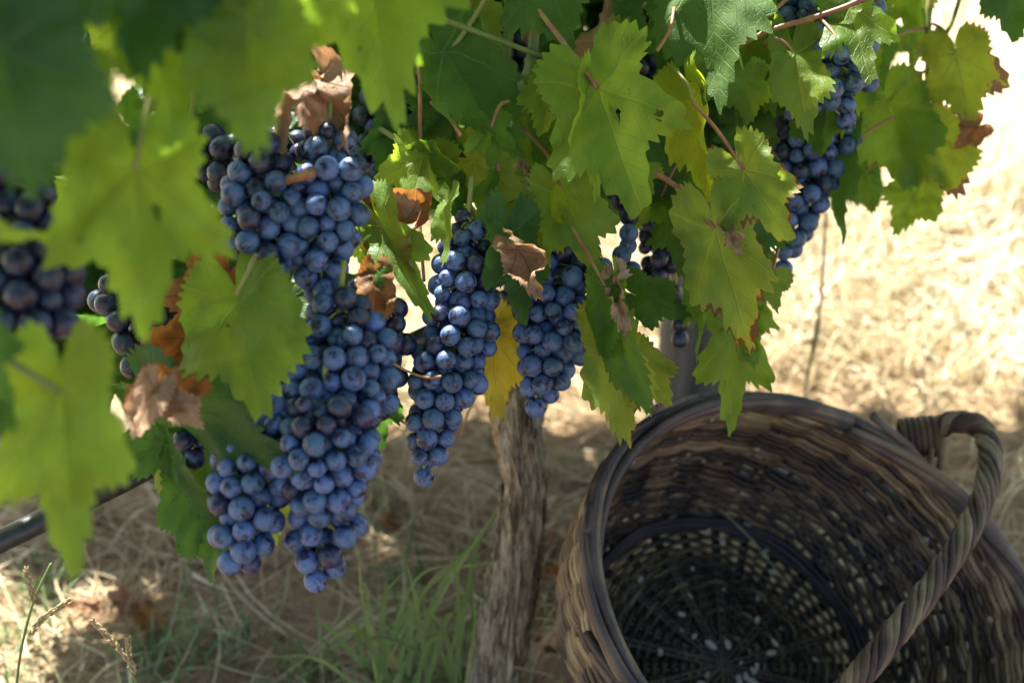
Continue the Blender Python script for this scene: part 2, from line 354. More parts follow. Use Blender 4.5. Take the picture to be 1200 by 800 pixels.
# ------------------------------------------------------------------ ground
BC0 = CAM + RIGHT * ((845 - 600) / F * 1.2843) + UP * (-(783 - 400) / F * 1.2843) + FWD * 1.2843
_n = Vector((.3506, .6548, 1.)).normalized()      # camera space (right, up, back)
def c2w(v): return RIGHT * v[0] + UP * v[1] - FWD * v[2]
BN = c2w(_n).normalized(); BL, BR0 = .2130, .140
def gh(x, y):
    h = .010 * noise.noise(Vector((x * 2.1, y * 2.1, 3.))) + .008 * noise.noise(Vector((x * 7, y * 7, 1.))) + .004 * noise.noise(Vector((x * 22, y * 22, 5.)))
    h *= 1
    dx, dy = x - BC0.x, y - BC0.y; d = math.hypot(dx, dy)
    if d < .42:
        pz = BC0.z - (BN.x * dx + BN.y * dy) / BN.z - .014
        k = float(1 - ease(.10, .215, d)); pz = max(-.02, min(pz, .14))
        h = h * (1 - k) + pz * k
    return h
def ground():
    t = NT('soil'); tc = t.n('ShaderNodeTexCoord').outputs['Object']
    a = t.noise(tc, 3.5, 5); b = t.noise(tc, 40, 5, .65); cc = t.noise(tc, 160, 3)
    col = t.ramp(b, [(.3, (.10, .058, .032)), (.5, (.19, .115, .062)), (.62, (.30, .20, .11)), (.8, (.42, .32, .19))])
    col = t.mix(t.step(a, .35, .7), col, (.26, .18, .10))
    col = t.mix(t.step(t.n('ShaderNodeSeparateXYZ').outputs[1], 0, 1), col, col)
    sp = t.n('ShaderNodeSeparateXYZ'); t.L(tc, sp.inputs[0])
    far = t.step(t.math('ADD', sp.outputs[1], t.math('MULTIPLY', sp.outputs[0], -.4)), 1.35, 2.2)
    fc = t.mix(t.noise(tc, 14, 5, .7), (.52, .43, .24), (.76, .69, .47))
    col = t.mix(t.math('MULTIPLY', far, .8), col, fc)
    h = t.math('ADD', b, t.math('MULTIPLY', cc, .4))
    m = t.done(t.principled(col, .9, .15, t.bump(h, .8, .006)))
    def axis(lo, hi, nf, outer):
        c = list(np.linspace(lo, hi, nf)); e = [c[0] - q for q in outer][::-1]; g = [c[-1] + q for q in outer]; return e + c + g
    xs = axis(-2.2, 2.6, 330, [.5, 1.5, 4, 10, 30, 90, 250]); ys = axis(.2, 4.2, 280, [.5, 1.5, 4, 10, 30, 90, 250])
    V = [(x, y, gh(x, y)) for y in ys for x in xs]; n = len(xs)
    me = bpy.data.meshes.new('ground'); me.from_pydata(V, [], [(j * n + i, j * n + i + 1, (j + 1) * n + i + 1, (j + 1) * n + i) for j in range(len(ys) - 1) for i in range(n - 1)])
    me.materials.append(m); me.polygons.foreach_set('use_smooth', [True] * len(me.polygons))
    return tag(link_mesh('ground', me), kind='structure')
ground()

def blade(mb, base, L, wid, az, lean, droop, r, seg=4):
    d = Vector((math.cos(az), math.sin(az), 0)); side = Vector((-d.y, d.x, 0)); tw = random.uniform(-1, 1)
    side = (side + Vector((d.x * tw, d.y * tw, .3 * tw))).normalized(); pts = []
    p = Vector(base); ang = lean
    for i in range(seg + 1):
        pts.append(p.copy()); p = p + (d * math.sin(ang) + Vector((0, 0, math.cos(ang)))) * (L / seg); ang += droop / seg
        g = -.002
        if p.z < g: p.z = g + .003; ang = min(ang, 1.5)
    mb.ribbon(pts, wid, side, r)
def in_basket(x, y): return math.hypot(x - BC0.x - .02, y - BC0.y + .02) < .16
# lying straw (uncountable)
mb = MB()
for i in range(15000):
    y = random.uniform(.75, 2.6) ; x = random.uniform(-.48, .48) * (y + .5) + .05
    if in_basket(x, y): continue
    cl = noise.noise(Vector((x * 5, y * 5, 9)))
    if cl < -.18 and random.random() < .75: continue
    z = gh(x, y) + random.uniform(.002, .016); L = random.uniform(.03, .16); az = random.uniform(0, 6.28); w_ = random.uniform(.0005, .0017)
    k = random.uniform(-9, 9); pts = []; p = Vector((x, y, z)); a = az
    zz = random.uniform(-.08, .16)
    for s in range(6): pts.append(p.copy()); p = p + Vector((math.cos(a), math.sin(a), zz)) * (L / 5); a += k * L / 5; zz -= .04
    mb.ribbon(pts, w_, (Vector((-math.sin(az), math.cos(az), random.uniform(-.6, .6)))).normalized(), random.random() ** 1.3)
for i in range(650):        # long bent stems
    y = random.uniform(.8, 2.2) ; x = random.uniform(-.5, .5) * (y + .5)
    if in_basket(x, y) or math.hypot(x - BC0.x, y - BC0.y) < .22: continue
    L = random.uniform(.12, .34); a = random.uniform(0, 6.28); k = random.uniform(-5, 5); z0 = random.uniform(.004, .02); hgt = random.choice((0, .01, .03, .05)); pts = []; px_, py_ = x, y
    for q in range(9): pts.append(Vector((px_, py_, gh(px_, py_) + z0 + hgt * math.sin(q / 8 * 3.14)))); px_ += math.cos(a) * L / 8; py_ += math.sin(a) * L / 8; a += k * L / 8
    mb.ribbon(pts, random.uniform(.0010, .0021), Vector((-math.sin(a), math.cos(a), random.uniform(-.5, .5))).normalized(), random.uniform(.2, 1))
tag(mb.build('straw', M['straw']), kind='stuff')
# standing dry field beyond the row
mb = MB()
for i in range(30000):
    y = 1.55 + 3.6 * random.random() ** 1.3; x = random.uniform(-.55, .62) * (y + .35)
    lim = 1.50 + .15 * noise.noise(Vector((x * 3, 0, 0))) + max(0, -x) * .3
    if y < lim: continue
    c = noise.noise(Vector((x * 2.4, y * 2.4, 2)));
    if c < -.25 and random.random() < .6: continue
    sc = float(ease(1.4, 2.3, y))
    L = random.uniform(.05, .16) * (.6 + sc * 1.6) * (1.6 if random.random() < .12 else 1); az = random.uniform(0, 6.28)
    blade(mb, (x, y, gh(x, y) - .003), L, random.uniform(.0009, .0022) * (1 + .8 * sc), az, random.uniform(.05, 1.2), random.uniform(.2, 1.6), min(1, max(0, random.gauss(.5 + c * .5, .25))), 3)
tag(mb.build('dry_grass', M['field']), kind='stuff')
# sparse green ground cover
mb = MB()
def green(x0, x1, y0, y1, n, Ls, dens=0.):
    for i in range(n):
        px, py = random.uniform(x0, x1), random.uniform(y0, y1)
        ray = at(px, py, 1.) - CAM; k = -CAMZ / ray.z; p = CAM + ray * k
        if in_basket(p.x, p.y): continue
        if noise.noise(Vector((p.x * 9, p.y * 9, 4))) < dens: continue
        blade(mb, (p.x, p.y, gh(p.x, p.y)), random.uniform(*Ls), random.uniform(.0009, .002), random.uniform(0, 6.28), random.uniform(.1, .9), random.uniform(.2, 1.5), random.random() ** .8)
green(130, 560, 640, 860, 800, (.02, .10), .1)
green(380, 560, 700, 880, 200, (.03, .12))
green(0, 300, 560, 850, 500, (.02, .06), .15)
green(420, 700, 480, 680, 500, (.02, .05), .1)
green(0, 160, 690, 840, 260, (.03, .09))
tag(mb.build('grass', M['grass']), kind='stuff')
# leaf litter
mb = MB()
for i in range(900):
    y = random.uniform(.8, 2.4); x = random.uniform(-.45, .45) * (y + .4)
    if in_basket(x, y): continue
    if noise.noise(Vector((x * 4, y * 4, 12))) < .0: continue
    s = random.uniform(.003, .010); a = random.uniform(0, 6.28); z = gh(x, y) + .006; n = 7; c = Vector((x, y, z)); V = [c + Vector((0, 0, s * .3))]
    for k in range(n):
        q = a + k * 6.283 / n; rr = s * random.uniform(.5, 1.2); V.append(c + Vector((math.cos(q) * rr, math.sin(q) * rr * .7, random.uniform(-.3, .6) * s)))
    mb.add(V, [(0, 1 + k, 1 + (k + 1) % n) for k in range(n)], random.random())
tag(mb.build('leaf_litter', M['litter']), kind='stuff')

# ------------------------------------------------------------------ basket
def basket():
    root = empty('wicker_basket', (BC0.x, BC0.y, 0.))
    tag(root, 'open dark brown wicker harvest basket tilted toward the viewer on the dry ground', 'basket')
    a_ = _n.cross(Vector((0, 1, 0))); a_ = -a_.normalized(); b_ = _n.cross(a_)
    A, B = c2w(a_), c2w(b_); N = BN; C0 = BC0; al = 1.1288; ra, rb = .1690, .1975
    Uv = A * math.cos(al) + B * math.sin(al); Wv = -A * math.sin(al) + B * math.cos(al)
    SH = RIGHT * -.006 + UP * -.024
    def P(phi, h, dr=0.):       # phi from Uv
        t = h / BL
        belly = .016 * math.sin(math.pi * min(max(t, 0), 1)) + .006 * math.sin(2 * phi + 1) * t
        e = t ** .85 if t > 0 else 0
        rx = BR0 + (ra - BR0) * e + belly + dr; ry = BR0 + (rb - BR0) * e + belly + dr
        return C0 + SH * max(t, 0) ** 1.5 + N * h + Uv * (rx * math.cos(phi)) + Wv * (ry * math.sin(phi))
    NS = 36
    # stakes
    for i in range(NS):
        ph = 2 * math.pi * i / NS; mb = MB()
        mb.tube([P(ph + .03 * math.sin(k * .7 + i), BL * 1.03 * k / 12) for k in range(13)], .0030, 6, random.uniform(.2, .9)); mb.build('stake', M['wicker'], root)
    # side weave: slanted overlapping rods
    mb = MB(); span = 2.0; per = span / (2 * math.pi / NS); climb = .0530
    nl = 4
    for layer in range(-1, nl):
        for k in range(NS):
            p0 = 2 * math.pi * k / NS + random.uniform(-.05, .05); pts = []; rad = []; n = 46
            hue = random.random()
            for i in range(n + 1):
                t = i / n; ph = p0 + t * span; h = .004 + (layer + t) * climb + .0012 * math.sin(ph * 5 + k) 
                if h < 0.002 or h > BL - .004: continue
                idx = ph / (2 * math.pi / NS); dr = .0025 * math.cos(math.pi * (idx + k))
                pts.append(P(ph, h, dr)); rad.append((.0033 - .0006 * t) + .0002 * math.sin(i))
            if len(pts) < 4: continue
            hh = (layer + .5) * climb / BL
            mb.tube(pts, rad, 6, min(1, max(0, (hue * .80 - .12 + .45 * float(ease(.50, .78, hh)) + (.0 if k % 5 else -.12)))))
    mb.build('side_weave', M['wicker'], root)
    # foot ring, dark polished rods where wall meets floor
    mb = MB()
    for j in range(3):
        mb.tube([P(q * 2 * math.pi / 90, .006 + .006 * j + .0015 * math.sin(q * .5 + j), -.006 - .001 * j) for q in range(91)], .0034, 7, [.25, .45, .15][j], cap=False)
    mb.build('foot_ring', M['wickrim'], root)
    # floor: spokes and rings
    mb = MB(); sp = 13
    for i in range(sp):
        ph = math.pi * i / sp
        d = (Uv * math.cos(ph) + Wv * math.sin(ph)); s_ = N.cross(d)
        for q in (-.0024, .0024): mb.tube([C0 + d * (BR0 * (k / 8 * 2 - 1)) + s_ * q + N * (.003 + (.004 if i % 2 else 0)) for k in range(9)], .0024, 6, random.uniform(.2, .6))
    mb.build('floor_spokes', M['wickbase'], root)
    mb = MB(); nr = 26
    for j in range(nr):
        r0 = .022 + (BR0 - .022) * j / nr; col = random.uniform(.15, .95)
        pts = []
        for q in range(157):
            ph = q * 2 * math.pi / 156; pts.append(C0 + (Uv * math.cos(ph) + Wv * math.sin(ph)) * (r0 + .0046 * q / 156) + N * (.003 + .0052 * math.cos(ph * sp + math.pi * j)))
        mb.tube(pts, .0021, 5, [col + .25 * math.sin(q * .09 + j) for q in range(157) for _ in range(5)], cap=False)
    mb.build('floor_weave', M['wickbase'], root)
    # rim: rods laid along and wrapped round each other
    mb = MB()
    for j in range(9):
        pts = []; rad = []; n = 150; tw = random.uniform(1.0, 2.8); p0 = j * 2 * math.pi / 9
        for q in range(n + 1):
            ph = q / n * 2 * math.pi; ang = p0 + tw * ph + .5 * math.sin(3 * ph + j)
            amp = .0054 + .0018 * math.sin(2 * ph + j)
            pts.append(P(ph, BL + .006 + amp * math.sin(ang) * 1.25, amp * math.cos(ang))); rad.append(.0036 + .0007 * math.sin(ph * 2 + j * 2))
        mb.tube(pts, rad, 7, random.random() ** 1.2)
    for j in range(16):         # loose rod ends sticking along the rim
        ph0 = random.uniform(0, 6.28) if j > 4 else (2.6 + .35 * j); ln = random.uniform(.35, .8); off = random.uniform(.006, .012); sg = random.choice((-1, 1))
        mb.tube([P(ph0 + ln * q / 12, BL - .020 + .045 * q / 12 * random.uniform(.95, 1.05), off * (1 if q < 9 else .8)) for q in range(13)], .0037, 7, random.uniform(.1, 1))
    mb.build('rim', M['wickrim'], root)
    # handle
    hp = bez([at(1055, 520, 1.245), at(1085, 506, 1.235), at(1122, 494, 1.225), at(1152, 505, 1.205), at(1160, 548, 1.165), at(1140, 610, 1.115), at(1096, 680, 1.06), at(1045, 745, 1.01), at(995, 805, .975), at(940, 860, .965), at(890, 905, .985), at(865, 930, 1.01)], 260)
    mb = MB(); ns = 9; m = len(hp)
    fr = []; prev = None
    for i, p in enumerate(hp):
        t = (hp[min(i + 1, m - 1)] - hp[max(i - 1, 0)]).normalized(); a = prev or Vector((0, 0, 1)); a = (a - t * a.dot(t)).normalized(); prev = a; fr.append((a, t.cross(a)))
    for j in range(ns):
        pts = []; rad = []
        for i, p in enumerate(hp):
            g = 2 * math.pi * j / ns - i * .16 + .12 * math.sin(i * .08 + j); s = .0070 + .0006 * math.sin(i * .2 + j * 2)
            pts.append(p + fr[i][0] * (math.cos(g) * s) + fr[i][1] * (math.sin(g) * s)); rad.append(.0030 + .0004 * math.sin(i * .15 + j) + .0012 * max(0, noise.noise(Vector((i * .17, j * 3.1, 0))) - .25) + .0006 * noise.noise(Vector((i * .45, j * 2, 5))))
        mb.tube(pts, rad, 7, random.uniform(.0, 1.))
    mb.tube(hp, .0052, 8, .1)
    mb.build('handle', M['wickhandle'], root)
    # binding where the handle meets the rim
    mb = MB()
    cB = at(1078, 512, 1.238); axd = (at(1110, 500, 1.23) - at(1050, 505, 1.245)).normalized(); e1 = (UP - axd * UP.dot(axd)).normalized(); e2 = axd.cross(e1)
    for j in range(6):
        c = cB + axd * (-.014 + .005 * j)
        mb.tube([c + e1 * math.cos(q * .35) * .0155 + e2 * math.sin(q * .35) * .017 + axd * (.004 * math.sin(q * .35)) for q in range(19)], .0032, 6, random.uniform(.2, .8), cap=False)
    for dx in (0, 12):
        mb.tube(bez([at(1092 + dx, 512, 1.22), at(1090 + dx, 540, 1.222), at(1084 + dx, 566, 1.235)], 8), .0030, 6, .7)
    mb.build('binding', M['wickhandle'], root)
    # pale flakes of bark and petals lying in the weave
    rr = random.Random(5)
    mb = MB()
    for i in range(120):
        if i < 45: ph = rr.uniform(0, 6.28); h = .008; r_ = rr.uniform(.1, .95); c = C0 + (Uv * math.cos(ph) + Wv * math.sin(ph)) * (BR0 * r_) + N * .011; n_ = N
        else: ph = rr.uniform(0, 6.28); h = rr.uniform(.01, .21); c = P(ph, h, -.009); n_ = (C0 + N * h - c).normalized()
        u = n_.orthogonal().normalized(); u = Matrix.Rotation(rr.uniform(0, 6), 3, n_) @ u; v = n_.cross(u); s = rr.uniform(.0014, .0034) * (1.6 if rr.random() < .15 else 1)
        V = [c + n_ * s * .3] + [c + (u * math.cos(k * 1.047) * 1.7 + v * math.sin(k * 1.047)) * s * rr.uniform(.7, 1.1) for k in range(6)]
        mb.add(V, [(0, 1 + k, 1 + (k + 1) % 6) for k in range(6)], 0)
    tag(mb.build('plant_debris', M['flake']), 'pale flakes of dry plant debris caught inside the basket', kind='stuff')
basket()

# ------------------------------------------------------------------ grey post behind, hose
def post():
    b = at(800, 480, 1.75); ray = at(806, 560, 1.) - CAM
    x, y = .235, 1.52; mb = MB(); n = 16; V = []; lv = 26
    for k in range(lv + 1):
        z = -.03 + 1.25 * k / lv
        for i in range(n):
            q = 2 * math.pi * i / n; r_ = .056 * (1 + .08 * noise.noise(Vector((math.cos(q) * 2, math.sin(q) * 2, z * 1.2)))) * (1 - .05 * k / lv); V.append((x + r_ * math.cos(q) + .02 * z, y + r_ * math.sin(q), z))
    Fc = [(k * n + i, k * n + (i + 1) % n, (k + 1) * n + (i + 1) % n, (k + 1) * n + i) for k in range(lv) for i in range(n)] + [tuple(lv * n + i for i in range(n))]
    mb.add(V, Fc); o = mb.build('trellis_post', M['post'])
    tag(o, 'weathered grey wooden post behind the hanging leaves and basket', 'post')
post()
mb = MB(); mb.tube(bez([at(-160, 712, .80), at(0, 634, .86), at(70, 600, .885), at(140, 566, .91), at(260, 505, .96), at(420, 430, 1.06), at(600, 345, 1.18)], 40), .0072, 14)
tag(mb.build('irrigation_hose', M['hose']), 'black plastic irrigation hose strung along the row under the leaves', 'hose')

# ------------------------------------------------------------------ grape vine: trunk and canes
VB = at(572, 842, 1.325)
vine = empty('grape_vine', (VB.x, VB.y, 0)); tag(vine, 'old grape vine with a shaggy barked trunk and leafy canes above the bunches', 'grape vine')
def trunk():
    path = bez([at(640, 150, 1.20), at(632, 300, 1.21), at(616, 420, 1.215), at(606, 490, 1.22), at(612, 565, 1.235), at(606, 650, 1.26), at(592, 730, 1.29), at(578, 800, 1.315), at(566, 860, 1.34), at(560, 900, 1.36)], 200)
    rpx = bez([(30, 0, 0), (34, 0, 0), (33, 0, 0), (30, 0, 0), (25, 0, 0), (27, 0, 0), (29, 0, 0), (31, 0, 0), (40, 0, 0), (46, 0, 0)], 200)
    n = 110; V = []; m = len(path); prev = Vector((1, 0, 0)); fr = []
    for i, p in enumerate(path):
        t = (path[min(i + 1, m - 1)] - path[max(i - 1, 0)]).normalized(); a = (prev - t * prev.dot(t)).normalized(); prev = a; b = t.cross(a); fr.append((a, b)); rb = rpx[i].x * 1.25 / F
        for k in range(n):
            q = 2 * math.pi * k / n; s = i / m; tw = q + 1.1 * s + .25 * noise.noise(Vector((s * 9, 0, 3)))
            cx_, cy_ = math.cos(tw), math.sin(tw)
            f1 = noise.noise(Vector((cx_ * 5.2, cy_ * 5.2, s * 5.5))); f2 = noise.noise(Vector((cx_ * 13, cy_ * 13, s * 13 + 5))); f3 = noise.noise(Vector((cx_ * 1.6, cy_ * 1.6, s * 3 + 9))); f4 = noise.noise(Vector((cx_ * 26, cy_ * 26, s * 20)))
            rr = rb * (1 - .42 * abs(f1) ** .6 * 1.2 + .20 * f2 + .22 * f3 + .08 * f4 + .12)
            V.append(p + (a * math.cos(q) + b * math.sin(q)) * rr)
    mb = MB(); mb.add(V, [(i * n + k, (i + 1) * n + k, (i + 1) * n + (k + 1) % n, i * n + (k + 1) % n) for i in range(m - 1) for k in range(n)], 0.)
    t = NT('bark'); tc = t.n('ShaderNodeTexCoord').outputs['Object']; v = t.scale(tc, (1, 1, .16))
    n1 = t.noise(v, 260, 5, .65, .3); n2 = t.noise(v, 70, 4, .6)
    geo = t.n('ShaderNodeNewGeometry')
    col = t.ramp(t.math('ADD', t.math('MULTIPLY', n1, .55), t.math('MULTIPLY', n2, .45)), [(.37, (.035, .026, .018)), (.45, (.17, .125, .08)), (.52, (.38, .295, .19)), (.63, (.58, .49, .35))])
    bm = t.done(t.principled(col, .85, .2, t.bump(n1, 1., .003)))
    tr = mb.build('trunk', bm, vine)
    ml = MB()
    for k in range(130):         # shaggy bark strips
        i0 = random.randrange(50, 170); ln = random.randrange(12, 34); q = random.uniform(0, 6.28); dq = random.uniform(-.4, .1); pts = []
        for i in range(i0, min(i0 + ln, m), 3):
            rb = rpx[i].x * 1.25 / F; u = (i - i0) / ln; qq = q - 1.1 * i / m + dq * u; a, b = fr[i]
            lift = 1.0 + .10 * (abs(u - .5) * 2) ** 3 * random.uniform(.5, 2)
            pts.append(path[i] + (a * math.cos(qq) + b * math.sin(qq)) * rb * lift)
        if len(pts) > 2: ml.tube(pts, [random.uniform(.0009, .0022) * (1 - .5 * abs(2 * j / (len(pts) - 1) - 1)) for j in range(len(pts))], 5, 0., flat=.6)
    ml.build('bark_strips', bm, tr)
trunk()
def cane(pts, rads, mat='cane', name='cane', parent=None, knots=True):
    P_ = bez([at(*p) for p in pts], 40); mb = MB(); rr = np.interp(np.linspace(0, 1, 41), np.linspace(0, 1, len(rads)), rads)
    if knots:
        for k in range(6, 40, 9): rr[k] *= 1.35; rr[k - 1] *= 1.12
    mb.tube(P_, rr, 12); return mb.build(name, M[mat], parent or vine)
cane([(605, 150, 1.12), (628, 118, 1.08), (655, 80, 1.05), (690, 52, 1.06), (730, 20, 1.08), (780, -40, 1.1)], [.0075, .0078, .0074, .007])
cane([(632, 150, 1.19), (618, 60, 1.16), (600, -80, 1.08), (480, -110, .98), (350, -62, .9)], [.0066, .006, .005, .0045])
cane([(690, 95, 1.10), (702, 55, 1.10), (716, 10, 1.1), (725, -60, 1.1)], [.0066, .0062, .006])
cane([(322, 215, .86), (328, 165, .86), (335, 110, .86), (342, 40, .88), (350, -60, .9)], [.0045, .0045, .0042])
cane([(312, 225, .83), (335, 212, .82), (352, 207, .81), (366, 201, .805)], [.0028, .0026, .0034], knots=False)
cane([(490, 182, 1.0), (493, 120, .98), (488, 60, .97)], [.0012, .0011, .001], 'tendril', 'tendril', knots=False)
cane([(492, 110, .98), (493, 190, .99), (492, 260, .98), (497, 330, .97)], [.0014, .0013, .0011], 'tendril', 'tendril', knots=False)
cane([(440, 148, 1.0), (465, 163, .99), (490, 178, .985)], [.0022, .002, .0018], 'petiole', 'shoot', knots=False)
cane([(592, 130, 1.02), (594, 60, 1.02), (600, -30, 1.02)], [.0036, .0034, .0032], 'shoot', 'shoot')
cane([(600, 140, 1.0), (612, 105, .99), (624, 60, .99), (630, -30, .99)], [.0036, .0042, .0038, .0036], 'shoot', 'shoot')
cane([(500, 16, .96), (560, 38, .96), (640, 68, .99)], [.0018, .0019, .0018], 'shoot', 'shoot', knots=False)
cane([(525, 65, 1.0), (555, 22, 1.0), (580, -20, 1.0)], [.0018, .0018, .0018], 'petiole', 'shoot', knots=False)
cane([(800, 88, 1.0), (850, 62, 1.0), (905, 35, .99), (950, 22, .98), (1005, 2, .97), (1060, -30, .97)], [.0018, .0019, .0019, .0019], 'petiole_red', 'shoot')
cane([(862, 56, .99), (890, 28, .99), (928, -6, .99)], [.0013, .0014, .0014], 'petiole_red', 'shoot', knots=False)
cane([(715, 60, 1.0), (700, 50, .99), (672, 49, .99)], [.0008, .0011, .0012], 'tendril', 'tendril', knots=False)
cane([(716, 52, 1.0), (725, 50, 1.0), (733, 44, 1.0), (733, 34, 1.0), (728, 32, 1.0), (726, 38, 1.0), (731, 39, 1.0)], [.0011, .001, .0009, .0007], 'tendril', 'tendril', knots=False)
cane([(455, 422, .94), (478, 435, .945), (500, 442, .945), (517, 441, .94)], [.0008, .0008, .001], 'tendril', 'tendril', knots=False)
cane([(560, 460, 1.15), (548, 485, 1.15), (540, 510, 1.15)], [.0010, .001, .0008], 'tendril', 'tendril', knots=False)

# ------------------------------------------------------------------ leaves of the vine (px, py, depth)
V_ = vine
D = .95
leaf(V_, (700, 103, .93), (752, 252, .90), 'pale', 8, [(660, 50, .95), (618, -5, .98)], petmat='petiole_red', w=.92, sinus=.55, fold=.10, cx=.4, seed=3, holes=2, pr=.0016, label='large pale green lobed leaf hanging from a red stalk')
leaf(V_, (698, 112, .935), (693, 236, .93), 'pale', -30, w=.45, sinus=.3, fold=.25, seed=31)
leaf(V_, (660, 226, .97), (700, 324, .95), 'pale', -10, [(640, 180, .98), (585, 125, 1.0)], petmat='petiole_red', w=.72, sinus=.5, seed=4, cx=.5)
leaf(V_, (650, 97, .975), (632, 157, .965), 'pale', 15, [(644, 70, .99)], w=.95, sinus=.35, seed=6)
leaf(V_, (519, 60, 1.0), (606, 192, .96), 'blue', -28, w=.62, sinus=.35, fold=.25, cx=.9, seed=7, label='long dusty green leaf with white specks, folded lengthwise')
leaf(V_, (545, 120, 1.03), (470, 178, 1.0), 'deep', 20, w=.8, sinus=.3, seed=8, cx=.5)
leaf(V_, (495, 185, .985), (478, 262, .96), 'pale', -12, w=.95, sinus=.45, seed=9)
leaf(V_, (497, 182, .985), (556, 188, .97), 'green', 30, w=.6, sinus=.2, cy=1.0, seed=10)
leaf(V_, (552, 190, 1.0), (622, 232, .97), 'burnt', 15, w=.85, sinus=.4, seed=11, cx=-.6)
leaf(V_, (640, -35, .98), (668, 55, .96), 'blue', 5, w=1.05, sinus=.35, seed=12, label='broad dusty green leaf at the top edge')
leaf(V_, (615, 130, 1.01), (632, 205, 1.0), 'green', -20, w=.8, sinus=.3, seed=14)
leaf(V_, (640, 150, 1.0), (648, 215, 1.0), 'green', 25, w=.6, sinus=.3, seed=15)
leaf(V_, (650, 100, 1.0), (742, 78, .97), 'lime', 45, w=.5, sinus=.3, seed=16, fold=.3)
leaf(V_, (738, 8, 1.0), (742, 72, 1.0), 'deep', 35, w=.8, sinus=.5, seed=17)
leaf(V_, (725, 35, .99), (708, 74, .99), 'lime', 20, w=.6, sinus=.3, seed=18)
leaf(V_, (600, 272, .955), (613, 384, .94), 'deep', -10, w=.62, sinus=.5, seed=19, cx=.5, fold=.2)
leaf(V_, (640, 250, .97), (632, 330, .965), 'lime', 30, w=.7, sinus=.5, seed=20)
leaf(V_, (604, 292, .94), (640, 350, .93), 'dry', 25, w=.75, sinus=.3, seed=21, cx=2.2, cy=.6, crumple=.8, label='small dry brown leaf curled over a green one')
leaf(V_, (576, 392, 1.03), (583, 492, 1.02), 'yellow', 12, w=.62, sinus=.3, seed=22, label='yellow leaf with dark spots between two bunches')
leaf(V_, (570, 382, 1.05), (606, 372, 1.03), 'yellow', 30, w=.8, seed=23)
leaf(V_, (724, 333, .935), (735, 398, .92), 'drypink', 10, w=.50, sinus=.3, seed=24, cx=2.6, cy=.5, crumple=.9, label='curled pinkish brown dry leaf at the tip of a red stalk')
leaf(V_, (746, 345, .985), (810, 372, .96), 'deep', -15, w=.75, sinus=.4, seed=25, cx=.5)
leaf(V_, (711, 338, .94), (707, 428, .93), 'green', 42, [(690, 300, .95), (660, 250, .97)], petmat='petiole_red', w=.55, sinus=.2, seed=26, cx=-.8)
leaf(V_, (712, 400, .945), (736, 521, .92), 'burnt', -15, w=.60, sinus=.35, seed=27, cx=.5)
leaf(V_, (722, 388, .935), (755, 482, .905), 'blue', 30, w=.42, sinus=.2, seed=28)
leaf(V_, (742, 420, .96), (786, 474, .95), 'burnt2', -10, w=.85, sinus=.3, seed=29)
leaf(V_, (703, 350, .97), (697, 455, .965), 'deep', 60, w=.3, sinus=.2, seed=30)
# right half
leaf(V_, (832, -40, .985), (842, 124, .96), 'blue', 10, w=.74, sinus=.3, seed=41, fold=.08, label='large dusty green leaf with fine pale veins')
leaf(V_, (905, 10, 1.05), (900, 138, 1.03), 'green', -15, w=.75, sinus=.3, seed=42)
leaf(V_, (931, 62, .985), (946, 162, .96), 'burnt', -15, [(895, 52, .99)], petmat='petiole_red', w=.62, sinus=.35, seed=43, cx=.6)
leaf(V_, (995, 8, .975), (1022, 104, .95), 'green', -5, w=.72, sinus=.7, seed=44, holes=1)
leaf(V_, (872, 199, .945), (928, 286, .925), 'burnt', -5, [(842, 155, .95), (812, 120, .955)], petmat='petiole_red', w=.80, sinus=.5, seed=45, fold=.05)
leaf(V_, (812, 118, .98), (826, 240, .965), 'lime', 52, w=.55, sinus=.5, seed=46, fold=.4)
leaf(V_, (838, 268, .94), (880, 412, .925), 'burnt', -8, [(800, 225, .95), (768, 202, .955)], petmat='petiole_red', w=.62, sinus=.4, seed=47, fold=.12, cx=.35, pr=.0015, label='big lime green leaf with scorched brown edges above the basket')
leaf(V_, (828, 300, .965), (817, 424, .945), 'blue', 40, w=.42, sinus=.4, seed=48)
leaf(V_, (852, 268, .935), (868, 300, .93), 'drypink', 0, w=.8, seed=49, cx=2., crumple=.8)
leaf(V_, (862, 388, 1.05), (856, 506, 1.04), 'green', -10, w=.72, sinus=.65, seed=50)
leaf(V_, (868, 345, 1.06), (888, 430, 1.05), 'green', 25, w=.7, sinus=.5, seed=51)
leaf(V_, (802, 240, 1.05), (806, 332, 1.03), 'deep', 10, w=.85, seed=52)
leaf(V_, (885, 235, 1.02), (882, 320, 1.0), 'deep', -25, w=.9, sinus=.4, seed=53)
leaf(V_, (870, 130, 1.03), (868, 190, 1.02), 'deep', 50, w=.5, seed=54)
leaf(V_, (835, 215, 1.0), (855, 262, .99), 'green', 30, w=.9, seed=55)
leaf(V_, (790, 10, 1.04), (785, 100, 1.03), 'deep', 30, w=.8, seed=56)
leaf(V_, (770, 150, 1.08), (790, 250, 1.05), 'deep', -20, w=.9, seed=57)
leaf(V_, (888, 372, 1.08), (915, 388, 1.07), 'green', 50, w=.6, seed=58)
